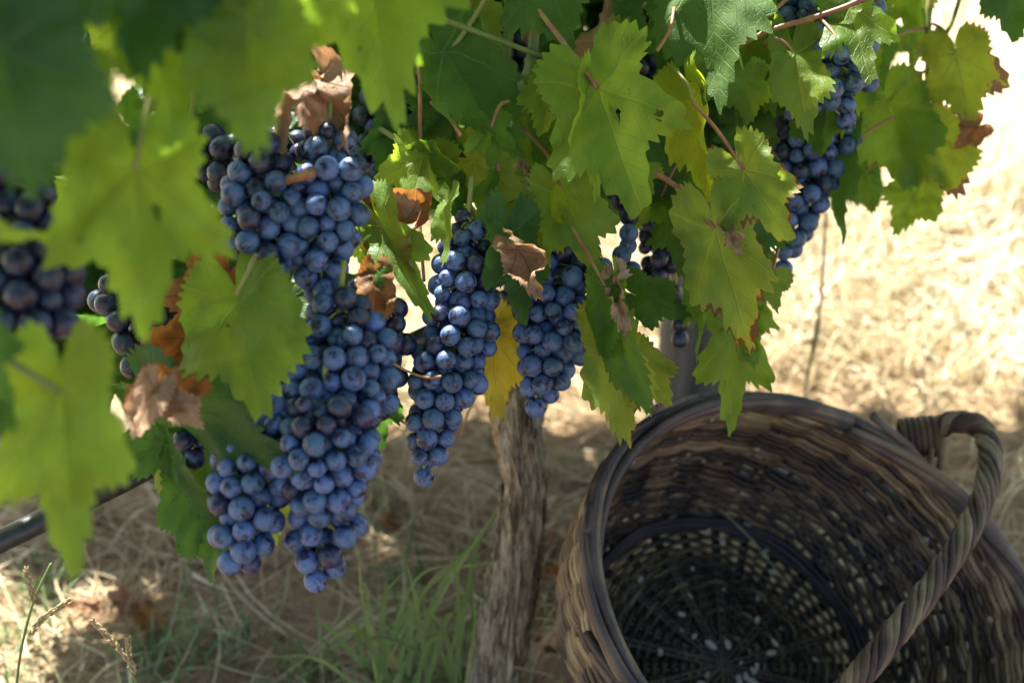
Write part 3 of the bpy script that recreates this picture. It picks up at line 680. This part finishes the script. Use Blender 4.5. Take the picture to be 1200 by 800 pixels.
# left half, mid distance
leaf(V_, (276, 346, .80), (306, 487, .765), 'green', 6, [(290, 320, .80), (300, 298, .81)], w=.78, sinus=.22, seed=61, fold=.06, label='broad bright green leaf with white specks in front of the bunch')
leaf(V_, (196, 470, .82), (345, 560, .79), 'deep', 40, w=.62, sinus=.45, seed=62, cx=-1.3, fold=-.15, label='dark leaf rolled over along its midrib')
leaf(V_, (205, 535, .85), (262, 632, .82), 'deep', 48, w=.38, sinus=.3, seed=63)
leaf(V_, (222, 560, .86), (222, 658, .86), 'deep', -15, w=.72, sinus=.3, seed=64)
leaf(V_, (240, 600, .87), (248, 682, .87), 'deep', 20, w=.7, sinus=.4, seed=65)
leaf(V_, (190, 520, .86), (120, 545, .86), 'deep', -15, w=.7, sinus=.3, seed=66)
leaf(V_, (185, 500, .87), (190, 580, .88), 'burnt', 45, w=.8, seed=67)
leaf(V_, (318, 565, .92), (322, 640, .92), 'pale', 15, w=.6, seed=68)
leaf(V_, (440, 455, 1.0), (448, 528, 1.0), 'deep', -20, w=.75, seed=69)
leaf(V_, (215, 396, .84), (165, 442, .82), 'rust', 10, w=.9, seed=70, cx=1.6, crumple=.5, label='crumpled rust brown dry leaf')
leaf(V_, (182, 456, .77), (156, 512, .75), 'drypink', 12, w=.7, sinus=.3, seed=71, cx=1.3, crumple=.3, label='pinkish dry leaf in the lower left foliage')
leaf(V_, (198, 472, .77), (238, 502, .76), 'drypink', -20, w=.8, sinus=.3, seed=72, cx=1.2, crumple=.25)
leaf(V_, (262, 330, .90), (215, 420, .90), 'rust', 10, w=1.1, seed=73, crumple=.6, cx=1.)
leaf(V_, (268, 440, .93), (215, 470, .93), 'rust', 30, w=1.1, seed=74, crumple=.7)
leaf(V_, (180, 462, .79), (252, 452, .79), 'rust', 25, w=.9, seed=75, crumple=.8, cx=2)
leaf(V_, (368, 92, .84), (412, 176, .82), 'drypink', 20, w=.7, sinus=.4, seed=76, cx=1.8, crumple=.9, label='orange brown dry leaf curled above the bunch')
leaf(V_, (372, 96, .85), (410, 120, .83), 'rust', 45, w=.8, seed=77, cx=1.5, crumple=.6)
leaf(V_, (436, 238, .93), (488, 300, .90), 'rust', 10, w=.7, sinus=.4, seed=78, cx=1.8, crumple=.9, label='bright rust coloured shrivelled leaf beside the big bunch')
leaf(V_, (470, 262, .92), (492, 336, .90), 'drypink', 30, w=.6, seed=79, cx=1.8, crumple=.8)
leaf(V_, (448, 265, .91), (505, 372, .89), 'green', 10, w=.62, sinus=.75, seed=80, cx=.6)
leaf(V_, (425, 262, .92), (436, 325, .91), 'pale', -20, w=.8, sinus=.3, seed=81)
leaf(V_, (440, 325, .90), (440, 390, .89), 'rust', 0, w=.6, sinus=.2, seed=82, cx=.8, crumple=.4)
leaf(V_, (524, 240, .93), (516, 310, .92), 'pale', 55, w=.5, seed=83)
leaf(V_, (105, 0, 1.1), (125, 60, 1.1), 'lime', 0, w=.9, seed=84)
leaf(V_, (140, 10, 1.1), (142, 80, 1.1), 'lime', 50, w=.5, seed=85)
leaf(V_, (62, 120, .9), (72, 185, .9), 'lime', 30, w=.6, seed=86)
leaf(V_, (108, 155, 1.), (112, 190, 1.), 'lime', 20, w=.9, seed=87)
small = [(520, 20, 'green'), (548, 10, 'pale'), (468, 150, 'deep'), (575, 150, 'green'), (590, 215, 'green'), (655, 20, 'deep'), (768, 120, 'green'), (752, 200, 'pale'), (775, 230, 'green'), (812, 60, 'deep'),
         (845, 20, 'pale'), (872, 92, 'green'), (955, 12, 'green'), (968, 120, 'deep'), (850, 330, 'deep'), (905, 320, 'green'), (560, 262, 'green'), (530, 215, 'deep')]
for i, (px, py, m_) in enumerate(small):
    a = random.uniform(-.7, .7); L = random.uniform(42, 66); d = random.uniform(.96, 1.06)
    leaf(V_, (px, py, d), (px + math.sin(a) * L, py + math.cos(a) * L, d + random.uniform(-.03, .01)), m_, random.uniform(-50, 50), [(px - random.uniform(-30, 30), py - random.uniform(25, 60), d + .01)], petmat=random.choice(('petiole', 'petiole_red')),
         w=random.uniform(.75, 1.1), seed=400 + i, sinus=random.uniform(.3, .7), cx=random.uniform(-1, 1.2), fold=random.uniform(-.1, .3), NA=160, NR=8)
for a in [((455, 60), (470, 10)), ((540, 160), (505, 120)), ((585, 200), (560, 150)), ((770, 60), (790, 10)), ((812, 120), (790, 80)), ((858, 215), (870, 150)), ((740, 150), (772, 118)), ((985, 60), (960, 20))]:
    (x0, y0), (x1, y1) = a; cane([(x0, y0, .96), ((x0 + x1) / 2 + 5, (y0 + y1) / 2, .965), (x1, y1, .98)], [.0011, .0012], random.choice(('petiole_red', 'petiole', 'tendril')), 'petiole', knots=False)

# ------------------------------------------------------------------ near, out of focus shoot at the left
ns = empty('vine_shoot', at(-60, -140, .45)); tag(ns, 'leafy green vine shoot hanging close and blurred in the left foreground', 'vine shoot')
cane([(-60, -140, .45), (60, -70, .5), (180, -60, .56), (330, -80, .6), (470, -120, .68)], [.003, .0028, .0026], 'shoot', 'stem', ns)
cane([(-60, -140, .45), (-70, 60, .52), (-50, 230, .56), (-30, 380, .57), (68, 460, .58)], [.0026, .0024, .0014], 'shoot', 'stem', ns)
for a in [((22, -70, .52), (30, 112, .51), 'deep', 5, .95, 101, .3), ((2, 50, .50), (42, 226, .49), 'deep', -12, 1.0, 102, .3), ((172, -80, .57), (168, 98, .56), 'deep', 10, .85, 105, .35),
          ((182, 30, .58), (208, 168, .57), 'green', -20, .8, 111, .4), ((238, -60, .58), (246, 92, .58), 'deep', 12, .95, 112, .3), ((288, 18, .57), (300, 180, .56), 'green', 0, .8, 104, .3),
          ((348, -70, .62), (352, 78, .62), 'green', -10, .85, 107, .4), ((420, -110, .70), (460, 138, .69), 'green', 5, .75, 106, .4), ((486, -80, .72), (478, 52, .71), 'pale', 15, .8, 113, .4),
          ((88, 112, .55), (104, 236, .54), 'green', 20, .8, 114, .4), ((76, -70, .56), (62, 62, .55), 'green', -20, .7, 115, .4), ((-40, 380, .55), (18, 470, .55), 'deep', -30, .8, 116, .4)]:
    leaf(ns, a[0], a[1], a[2], a[3], w=a[4], seed=a[5], sinus=a[6])
leaf(ns, (158, 200, .60), (168, 388, .59), 'green', 5, [(175, 120, .61), (190, 60, .61)], w=.95, sinus=.5, seed=103, holes=1, label='bright blurred lobed leaf over the dark bunches')
leaf(ns, (72, 455, .58), (84, 672, .57), 'green', 5, w=.66, sinus=.55, seed=108, holes=1, label='blurred green leaf hanging at the lower left')
leaf(ns, (-70, 232, .54), (52, 288, .54), 'pale', 55, w=.3, sinus=.2, seed=109)
# ------------------------------------------------------------------ hanging shoot at the right, beyond the focus
rsh = empty('vine_shoot', at(1090, -120, 1.18)); tag(rsh, 'thin vine shoot with loose leaves hanging against the bright field at the right', 'vine shoot')
cane([(1092, -120, 1.18), (1089, 0, 1.17), (1087, 80, 1.17), (1085, 150, 1.17)], [.0026, .0024, .0016], 'petiole', 'stem', rsh)
cane([(1135, -40, 1.16), (1118, 20, 1.16), (1103, 50, 1.16), (1097, 70, 1.16)], [.0016, .0018, .0022], 'shoot', 'stem', rsh, False)
for a in [((1040, 122, 1.16), (1066, 224, 1.15), 'green', -8, .85, 201, .3), ((1122, 65, 1.15), (1138, 150, 1.14), 'burnt2', 5, .95, 202, .45),
          ((1092, 158, 1.16), (1124, 232, 1.15), 'burnt2', -5, .9, 203, .3), ((1082, 212, 1.17), (1048, 272, 1.16), 'green', 10, .85, 204, .4),
          ((996, 168, 1.14), (984, 284, 1.14), 'deep', 55, .5, 205, .5), ((1008, 205, 1.18), (1028, 250, 1.17), 'blue', 50, .5, 206, .2),
          ((1000, 72, 1.12), (985, 158, 1.11), 'green', 15, .75, 207, .3), ((1178, -30, 1.1), (1190, 52, 1.1), 'deep', -15, .8, 208, .4),
          ((1158, -45, 1.12), (1166, 14, 1.11), 'deep', 20, .9, 209, .4), ((1068, -20, 1.2), (1075, 45, 1.19), 'green', 25, .8, 210, .4),
          ((1072, 30, 1.22), (1068, 86, 1.22), 'green', -30, .6, 211, .4), ((1145, 150, 1.15), (1120, 172, 1.14), 'rust', 0, .8, 212, .3), ((1030, -30, 1.15), (1038, 30, 1.14), 'green', 10, .7, 213, .5)]:
    J, T, mt, rl, ww, sd, si = a
    nearest = (1088, max(-60, J[1] - 40), 1.17)
    leaf(rsh, J, T, mt, rl, [nearest], w=ww, seed=sd, sinus=si, petmat='petiole_red')

# ------------------------------------------------------------------ filler leaves
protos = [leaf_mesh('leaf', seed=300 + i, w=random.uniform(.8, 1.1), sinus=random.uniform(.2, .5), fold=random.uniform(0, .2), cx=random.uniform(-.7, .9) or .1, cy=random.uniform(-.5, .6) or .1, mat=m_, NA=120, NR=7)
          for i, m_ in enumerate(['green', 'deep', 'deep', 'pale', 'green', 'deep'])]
def rand_leaf_matrix(p, L):
    n = (Vector((0, -.5, .75)) + Vector((random.gauss(0, .45), random.gauss(0, .45), random.gauss(0, .35)))).normalized()
    y = Vector((random.gauss(0, .5), random.gauss(-.2, .4), random.uniform(-1, -.1))); y = (y - n * y.dot(n)).normalized(); x = y.cross(n)
    return Matrix(((x.x, y.x, n.x, p.x), (x.y, y.y, n.y, p.y), (x.z, y.z, n.z, p.z), (0, 0, 0, 1))) @ Matrix.Scale(L, 4)
# behind the bunches, inside the picture: individual leaves of the vine
slots = [(450, 40), (540, 20), (470, 110), (560, 90), (575, 170), (680, 180), (745, 120), (760, 60), (690, 250), (600, 230), (520, 140),
         (850, 170), (905, 100), (420, 190), (240, 60), (160, 60), (60, 60), (300, 100), (120, 250), (60, 230), (780, 190), (745, 200), (20, 130), (830, 60), (640, 50)]
slotp = []
for i, (px, py) in enumerate(slots):
    p = at(px + random.uniform(-12, 12), py - 30 + random.uniform(-12, 12), random.uniform(1.22, 1.5) if px > 400 else random.uniform(1.05, 1.3))
    slotp.append(p)
# the canopy overhead, out of the picture, which shades the row
def ground_px(p):
    q = p - SUND * (p.z / SUND.z); return topx(q)
fm = {}
cnt = 0; tries = 0
rc = random.Random(11)
def lit_zone(g):
    x, y = g[:2]
    if x < 175 and y > 668: return .9
    if y < 470: return .97 if x > 330 else .6
    if y < 560 and 400 < x < 700: return .7
    return 0
while cnt < 1420 and tries < 60000:
    tries += 1
    L = rc.uniform(.07, .11)
    if rc.random() < .45:
        s = rc.uniform(-1.1, 1.35); off = rc.gauss(0.05, .22); z = rc.uniform(.5, 1.4)
        p = Vector((-.1 + .8 * s - .6 * off, .85 + .6 * s + .8 * off, z))
    else:
        px, py = rc.uniform(-150, 1250), rc.uniform(500, 950)
        ray = at(px, py, 1.) - CAM; p = CAM + ray * (-CAMZ / ray.z); z = rc.uniform(.6, 1.5); p = p + SUND * (z / SUND.z)
    if cnt > 1150:
        p = at(rc.uniform(600, 1230), rc.uniform(430, 820), rc.uniform(1.0, 1.35)) + SUND * rc.uniform(.5, 1.3)
    if (p - CAM).length < .5: continue
    q = topx(p)
    if q and q[2] > 0:
        mg = .75 * L * F / q[2]
        if -mg < q[0] < 1200 + mg and -mg < q[1] < 800 + mg: continue
    g = ground_px(p)
    if g and rc.random() < lit_zone(g): continue
    fm.setdefault(cnt % 6, []).append((p, L)); cnt += 1
n_ = 0
while n_ < 45:              # leaves above the near shoot, which keep its top in shade
    p = at(rc.uniform(-80, 330), rc.uniform(-60, 170), .54) + SUND * rc.uniform(.10, .6) + Vector((rc.gauss(0, .03), rc.gauss(0, .03), 0)); q = topx(p); L = rc.uniform(.07, .1); n_ += 1
    if q and q[2] > 0:
        mg = .8 * L * F / q[2]
        if q[1] > -mg and -mg < q[0] < 1200 + mg: continue
    fm.setdefault(n_ % 6, []).append((p, L))
for i in range(60):
    p = at(rc.uniform(140, 330), rc.uniform(480, 690), .86) + SUND * rc.uniform(.6, 1.4); q = topx(p); L = rc.uniform(.07, .1)
    if q and q[2] > 0 and q[1] > -.8 * L * F / q[2]: continue
    fm.setdefault(i % 6, []).append((p, L))
cprotos = [leaf_mesh('canopy', seed=300 + i, w=1., sinus=.35, fold=.1, cx=.5, cy=.3, mat=m_, NA=64, NR=4) for i, m_ in enumerate(['green', 'deep', 'deep', 'pale', 'green', 'deep'])]
for i, p in enumerate(slotp): fm.setdefault(i % 6, []).append((p, rc.uniform(.06, .09)))
for i in range(150):
    p = at(rc.uniform(380, 960), rc.uniform(-160, 190), rc.uniform(1.35, 1.95)); g = ground_px(p)
    if g and (g[1] < 590): continue
    fm.setdefault(1, []).append((p, rc.uniform(.07, .10)))
for i in range(400):       # deep inside the row, behind the bunches
    if i % 3 < 2: px, py, d = rc.uniform(380, 1000), rc.uniform(-120, 215), rc.uniform(1.25, 1.75)
    else: px, py, d = rc.uniform(-60, 400), rc.uniform(-120, 400), rc.uniform(1.08, 1.55)
    if i > 340: px, py, d = rc.uniform(20, 330), rc.uniform(230, 445), rc.uniform(1.05, 1.3)
    if py > 150 and px > 860: continue
    if px > 930 and py > 90: continue
    if 60 < px < 160 and py < 130 and rc.random() < .7: continue
    fm.setdefault(1 + 4 * (i % 2), []).append((at(px, py, d), rc.uniform(.06, .09)))
allv = []; allf = []; alluv = []; mats = []; mi = []; rimv = []
for k, lst in fm.items():
    me = cprotos[k]; nv = len(me.vertices); co = np.empty(nv * 3); me.vertices.foreach_get('co', co); co = co.reshape(-1, 3)
    fc = [tuple(p.vertices) for p in me.polygons]; uv = np.empty(len(me.loops) * 2); me.uv_layers[0].data.foreach_get('uv', uv)
    for p, L in lst:
        m = np.array(rand_leaf_matrix(p, L)); c = co @ m[:3, :3].T + m[:3, 3]; b = len(allv); allv += c.tolist(); allf += [tuple(i + b for i in f) for f in fc]; alluv.append(uv); mi += [k] * len(fc)
me = bpy.data.meshes.new('foliage'); me.from_pydata(allv, [], allf)
for k in range(6): me.materials.append(protos[k].materials[0])
me.polygons.foreach_set('material_index', mi); ul = me.uv_layers.new(name='plane'); ul.data.foreach_set('uv', np.concatenate(alluv).astype(np.float32)); me.update()
tag(link_mesh('foliage', me, vine), kind='stuff')

# ------------------------------------------------------------------ grapes
def sphere_mesh(mat, nu=28, nv=18):
    V = [(0, 0, 1)] + [(math.sin(math.pi * j / nv) * math.cos(2 * math.pi * i / nu), math.sin(math.pi * j / nv) * math.sin(2 * math.pi * i / nu), math.cos(math.pi * j / nv)) for j in range(1, nv) for i in range(nu)] + [(0, 0, -1)]
    Fc = [(0, 1 + i, 1 + (i + 1) % nu) for i in range(nu)] + [(1 + j * nu + i, 1 + (j + 1) * nu + i, 1 + (j + 1) * nu + (i + 1) % nu, 1 + j * nu + (i + 1) % nu) for j in range(nv - 2) for i in range(nu)]
    l = len(V) - 1; Fc += [(l, 1 + (nv - 2) * nu + (i + 1) % nu, 1 + (nv - 2) * nu + i) for i in range(nu)]
    me = bpy.data.meshes.new('grape'); me.from_pydata(V, [], Fc); me.materials.append(M[mat]); me.polygons.foreach_set('use_smooth', [True] * len(me.polygons)); return me
GM = {'grape': sphere_mesh('grape'), 'grape_dark': sphere_mesh('grape_dark')}
def bunch(label, prof, d, rpx, mat='grape', dens=.60, seed=0, nmax=100, flat=.8, dd=0., group='grape bunches on the vine', hang=None):
    """prof: list of (px, py, half width px)"""
    rg = np.random.RandomState(seed); r = rpx * d / F
    n = len(prof); ax = np.array([at(p[0], p[1], d + dd * i / max(1, n - 1)) for i, p in enumerate(prof)]); hw = np.array([p[2] * d / F for p in prof])
    seg = np.linalg.norm(np.diff(ax, axis=0), axis=1); cum = np.r_[0, np.cumsum(seg)]; Lt = cum[-1]
    vol = sum(math.pi * ((hw[i] + hw[i + 1]) / 2) ** 2 * flat * seg[i] for i in range(n - 1)); N = int(min(nmax, max(4, vol * dens / (4.19 * r ** 3))))
    def axis(s): return np.stack([np.interp(s, cum, ax[:, k]) for k in range(3)], 1), np.interp(s, cum, hw)
    g = np.linspace(0, Lt, 200); pdf = axis(g)[1] ** 2; cdf = np.cumsum(pdf) / pdf.sum()
    s = np.interp((np.arange(N) + .5) / N, cdf, g); c, h = axis(s)
    fw = np.array(FWD); rt = np.array(RIGHT); upv = np.array(UP)
    th = rg.uniform(0, 6.283, N); q = np.sqrt(rg.uniform(.0, 1, N)) * np.maximum(h - r, .1 * r)
    P = c + (np.cos(th) * q)[:, None] * rt + (np.sin(th) * q * flat)[:, None] * fw
    rr = r * (1.07 - .30 * rg.uniform(0, 1, N) ** 2.2)
    gl = axis(g)[0]
    for it in range(140):
        dv = P[:, None] - P[None]; dist = np.linalg.norm(dv, axis=2) + np.eye(N) + 1e-9; ov = np.clip((rr[:, None] + rr[None]) * .985 - dist, 0, None) * (1 - np.eye(N))
        P = P + (dv / dist[..., None] * ov[..., None]).sum(1) * .42
        k = np.argmin(((P[:, None] - gl[None]) ** 2).sum(2), 1); c = gl[k]; h = np.maximum(np.interp(g[k], cum, hw) - r, r * .25)
        o = P - c; o2 = o + (o @ fw)[:, None] * fw * (1 / flat - 1); rad = np.linalg.norm(o2, axis=1) + 1e-9; lim = np.minimum(1, h / rad)[:, None]
        P = c + o * (1 + (lim - 1) * .8)
    top = Vector(ax[0]); root = empty('grape_bunch', top + Vector((0, 0, .004))); tag(root, label, 'grape bunch', group)
    mb = MB(); rach = [Vector(p) for p in ax]
    hg = at(*hang) if hang else rach[0] + Vector((.003, .01, .03))
    pts = bez([hg] + rach, 24); mb.tube(pts, [.0019 - .001 * i / 24 for i in range(25)], 7)
    for i in range(N):
        p = Vector(P[i]); cc = Vector(gl[k[i]]) + Vector((0, 0, r * 1.2)); d_ = (p - cc); L_ = d_.length
        e = p - d_ * (rr[i] * .9 / max(L_, 1e-6)); 
        if L_ > rr[i] * 1.3: mb.tube([cc, (cc + e) / 2 + Vector((0, 0, .0012)), e], [.0008, .0007, .0011], 5, cap=False)
    mb.build('stem', M['stem_green'], root)
    for i in range(N):
        p = Vector(P[i]); o = (p - Vector(gl[k[i]])); z = -(o.normalized() * .8 + Vector((0, 0, -.7)) + Vector(rg.uniform(-.4, .4, 3))).normalized()
        m = Matrix.Translation(p) @ z.to_track_quat('Z', 'Y').to_matrix().to_4x4() @ Matrix.Rotation(rg.uniform(0, 6), 4, 'Z') @ Matrix.Diagonal((rr[i], rr[i], rr[i] * rg.uniform(.93, 1.07), 1))
        hi = g[k[i]] / Lt
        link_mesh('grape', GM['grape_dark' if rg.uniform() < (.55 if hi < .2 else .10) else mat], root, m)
    return root
bunch('long tapering grape bunch at centre in sharp focus between the large bunch and the trunk', [(548, 262, 22), (545, 300, 40), (542, 350, 44), (536, 395, 52), (528, 430, 50), (514, 470, 42), (505, 505, 36), (500, 532, 28), (497, 556, 14)], .965, 12.3, seed=1)
bunch('grape bunch hanging directly in front of the top of the trunk', [(674, 283, 32), (672, 318, 50), (660, 352, 62), (652, 388, 54), (643, 420, 42), (636, 448, 32), (628, 474, 15)], 1.0, 12.0, seed=2)
bunch('small cluster of grapes right of the pale hanging leaf', [(738, 255, 12), (735, 285, 24), (735, 312, 18)], 1.02, 11, seed=3)
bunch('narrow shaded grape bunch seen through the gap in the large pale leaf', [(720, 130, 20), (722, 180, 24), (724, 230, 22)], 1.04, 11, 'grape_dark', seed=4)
bunch('upper right lobe of grapes above the broad green leaf, hanging below a cut brown cane', [(385, 165, 34), (385, 200, 54), (385, 245, 52), (378, 290, 46), (376, 330, 32), (372, 362, 18)], .835, 13.4, seed=5, dens=.64)
bunch('upper left grape cluster beside the bright blurred leaf', [(305, 185, 34), (305, 225, 52), (310, 265, 55), (312, 300, 44), (305, 322, 26)], .83, 13.6, seed=6, dens=.64)
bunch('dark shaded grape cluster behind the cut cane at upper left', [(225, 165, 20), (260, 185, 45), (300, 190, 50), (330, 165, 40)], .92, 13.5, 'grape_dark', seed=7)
bunch('massive grape bunch left of centre, its broad upper half beside the broad green leaf', [(398, 368, 40), (404, 405, 66), (402, 440, 72), (392, 478, 74)], .83, 13.2, seed=8, dens=.66)
bunch('dense grape bunch filling the middle below the massive upper bunch, above the loose tail', [(378, 482, 70), (374, 515, 80), (378, 548, 70), (382, 580, 48)], .815, 13.3, seed=28, dens=.66)
bunch('loose straggling tail of grapes lowest in the picture with bare green stems', [(388, 560, 46), (384, 595, 56), (380, 625, 50), (374, 655, 38), (368, 682, 15)], .83, 13.8, seed=9, dens=.46)
bunch('rounded grape cluster under the dark rolled leaf at lower left', [(310, 510, 34), (296, 550, 52), (288, 590, 52), (284, 625, 46), (282, 656, 26)], .825, 14.2, seed=10, dens=.66)
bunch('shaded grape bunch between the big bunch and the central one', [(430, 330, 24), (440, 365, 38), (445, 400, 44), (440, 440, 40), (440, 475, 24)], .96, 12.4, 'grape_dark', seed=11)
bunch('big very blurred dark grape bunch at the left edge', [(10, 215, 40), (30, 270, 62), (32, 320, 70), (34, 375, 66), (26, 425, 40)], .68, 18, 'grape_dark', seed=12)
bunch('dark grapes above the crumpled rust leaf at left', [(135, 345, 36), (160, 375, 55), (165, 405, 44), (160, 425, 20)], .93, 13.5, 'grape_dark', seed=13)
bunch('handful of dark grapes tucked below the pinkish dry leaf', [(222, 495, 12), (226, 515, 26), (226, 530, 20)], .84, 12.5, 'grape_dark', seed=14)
bunch('lower blurred grape bunch at the right, tapering against the bright field', [(972, -10, 62), (970, 40, 72), (965, 90, 70), (958, 140, 60), (950, 190, 46), (935, 240, 36), (925, 285, 26), (918, 312, 12)][3:], 1.14, 11.0, seed=15)
bunch('upper blurred grape bunch at the right behind the lobed leaves', [(975, -40, 62), (975, 20, 72), (968, 75, 70), (960, 130, 52)], 1.02, 11.6, seed=25, dens=.66)
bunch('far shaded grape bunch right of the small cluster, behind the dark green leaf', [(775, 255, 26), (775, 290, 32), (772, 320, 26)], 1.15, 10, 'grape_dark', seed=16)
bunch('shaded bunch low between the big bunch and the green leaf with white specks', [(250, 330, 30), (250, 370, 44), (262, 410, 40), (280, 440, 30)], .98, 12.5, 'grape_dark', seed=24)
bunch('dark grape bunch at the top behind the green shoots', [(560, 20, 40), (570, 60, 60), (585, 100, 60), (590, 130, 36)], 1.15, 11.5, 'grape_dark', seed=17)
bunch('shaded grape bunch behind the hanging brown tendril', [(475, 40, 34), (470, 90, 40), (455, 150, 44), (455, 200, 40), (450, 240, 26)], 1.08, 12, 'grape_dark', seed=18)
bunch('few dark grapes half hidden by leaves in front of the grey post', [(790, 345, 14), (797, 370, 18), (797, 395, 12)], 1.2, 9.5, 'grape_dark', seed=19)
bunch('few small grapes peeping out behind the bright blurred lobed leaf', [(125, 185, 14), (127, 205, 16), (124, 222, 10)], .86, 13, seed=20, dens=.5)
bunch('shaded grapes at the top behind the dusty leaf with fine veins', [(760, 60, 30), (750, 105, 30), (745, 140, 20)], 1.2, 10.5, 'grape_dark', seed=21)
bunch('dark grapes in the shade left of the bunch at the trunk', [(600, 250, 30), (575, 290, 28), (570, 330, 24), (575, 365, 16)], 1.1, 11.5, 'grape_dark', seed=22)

# ------------------------------------------------------------------ grass tuft and stalks
def gpt(px, py):
    ray = at(px, py, 1.) - CAM; return CAM + ray * (-CAMZ / ray.z)
def tuft():
    p0 = gpt(500, 812); root = empty('grass_tuft', p0); tag(root, 'tuft of long green grass blades leaning against the trunk', 'grass tuft')
    tips = [(588, 590), (580, 605), (575, 640), (560, 625), (470, 690), (420, 640), (395, 735), (555, 690), (545, 700), (470, 640), (410, 700), (500, 720), (560, 660), (380, 760), (540, 760), (520, 640), (350, 745), (330, 790), (455, 730), (590, 655), (300, 770), (445, 690)]
    tips += [(x_ + random.uniform(-14, 8), y_ + random.uniform(0, 50)) for x_, y_ in tips[:10]]
    for i, (tx, ty) in enumerate(tips):
        b = gpt(500 + random.uniform(-70, 45), 820 + random.uniform(-30, 40)); d0 = topx(b)[2]; T = at(tx, ty, 1.25 + random.uniform(-.06, .03) if tx > 520 else 1.2 + random.uniform(-.1, .05))
        if T.z < .01: T.z = .01
        mid = (b + T) / 2 + Vector((random.uniform(-.01, .01), 0, .03 + random.uniform(0, .03))); pts = bez([b, mid, T], 14); side = (T - b).cross(FWD).normalized(); side = (side + FWD * random.uniform(-.8, .8)).normalized()
        mb = MB(); mb.ribbon(pts, random.uniform(.0014, .0030), side, random.uniform(.55, .93)); mb.build('blade', M['grass'], root)
tuft()
def stalk(label, pts, heads):
    P_ = [at(*p) for p in pts]; b = P_[0].copy(); root = empty('grass_stalk', b); tag(root, label, 'grass stalk')
    mb = MB(); mb.tube(bez(P_, 20), .0009, 6, .75); mb.build('stem', M['grass'], root)
    for hp in heads:
        q = bez([at(*p) for p in hp], 22); mb = MB(); mb.tube(q, .0005, 5, .9)
        for i in range(1, 23):
            for k in range(3):
                a = random.uniform(0, 6.28); t = (q[i] - q[i - 1]).normalized(); o = t.orthogonal().normalized(); o = Matrix.Rotation(a, 3, t) @ o
                mb.tube([q[i] + o * .0004, q[i] + o * .0016 + t * .0018, q[i] + o * .0018 + t * .004], [.0004, .0009, .0002], 5, random.uniform(.5, 1))
        mb.build('seed_head', M['straw'], root)
stalk('grass stalk with two pale seed heads standing at the left edge', [(18, 812, .98), (25, 760, .97), (38, 708, .96), (50, 680, .955), (60, 660, .95)], [[(40, 706, .96), (36, 690, .955), (31, 670, .95)], [(32, 748, .965), (50, 725, .96), (78, 706, .955)]])
stalk('low grass stalk with feathery seed heads near the bottom left corner', [(175, 840, 1.0), (160, 800, 1.0), (150, 780, 1.0)], [[(160, 785, 1.0), (135, 755, .99), (110, 728, .98)], [(158, 790, 1.0), (152, 770, 1.0), (150, 748, .99)]])
def tall(label, pts, r_=.0014):
    P_ = [at(*p) for p in pts]; mb = MB(); mb.tube(bez(P_, 24), [r_ * (1 + .9 * (8 < i < 14)) for i in range(25)], 6, .6)
    tag(mb.build('dry_stalk', M['straw']), label, 'dry stalk')
tall('single tall dry straw stalk standing behind the basket rim', [(968, 250, 1.5), (962, 350, 1.52), (955, 400, 1.54), (945, 450, 1.57), (940, 520, 1.62)], .0016)
mb = MB(); mb.tube(bez([gpt(668, 572) + Vector((0, 0, .01)), gpt(690, 576) + Vector((0, 0, .012)), gpt(730, 560) + Vector((0, 0, .012))], 10), .0022, 6, .4)
tag(mb.build('twig', M['post']), 'grey twig lying between trunk and basket', 'twig')
FL = [((150, 725), .030, 'drypink', 'pale orange fallen leaf in the sunlit patch at lower left'), ((178, 745), .035, 'rust', 'dark red brown fallen leaf beside the pale orange one'), ((112, 735), .032, 'dry', 'tan fallen leaf curled in the sunlit straw'),
      ((640, 690), .032, 'rust', 'rusty fallen leaf between the trunk and the basket'), ((462, 625), .022, 'rust', 'small dark red fallen leaf left of the trunk'), ((655, 655), .035, 'dry', 'tan fallen leaf in the straw right of the trunk')]
for i, (p, L, mt, lb) in enumerate(FL):
    g = gpt(*p); g.z = gh(g.x, g.y) + .014; a = random.uniform(0, 6.28); m = Matrix.Translation(g) @ Matrix.Rotation(a, 4, 'Z') @ Matrix.Rotation(.25, 4, 'X') @ Matrix.Scale(L, 4)
    o = link_mesh('fallen_leaf', leaf_mesh('fallen_leaf', seed=500 + i, mat=mt, cx=1.6, crumple=.8, NA=120, NR=7), None, m); tag(o, lb, 'leaf', 'fallen vine leaves')
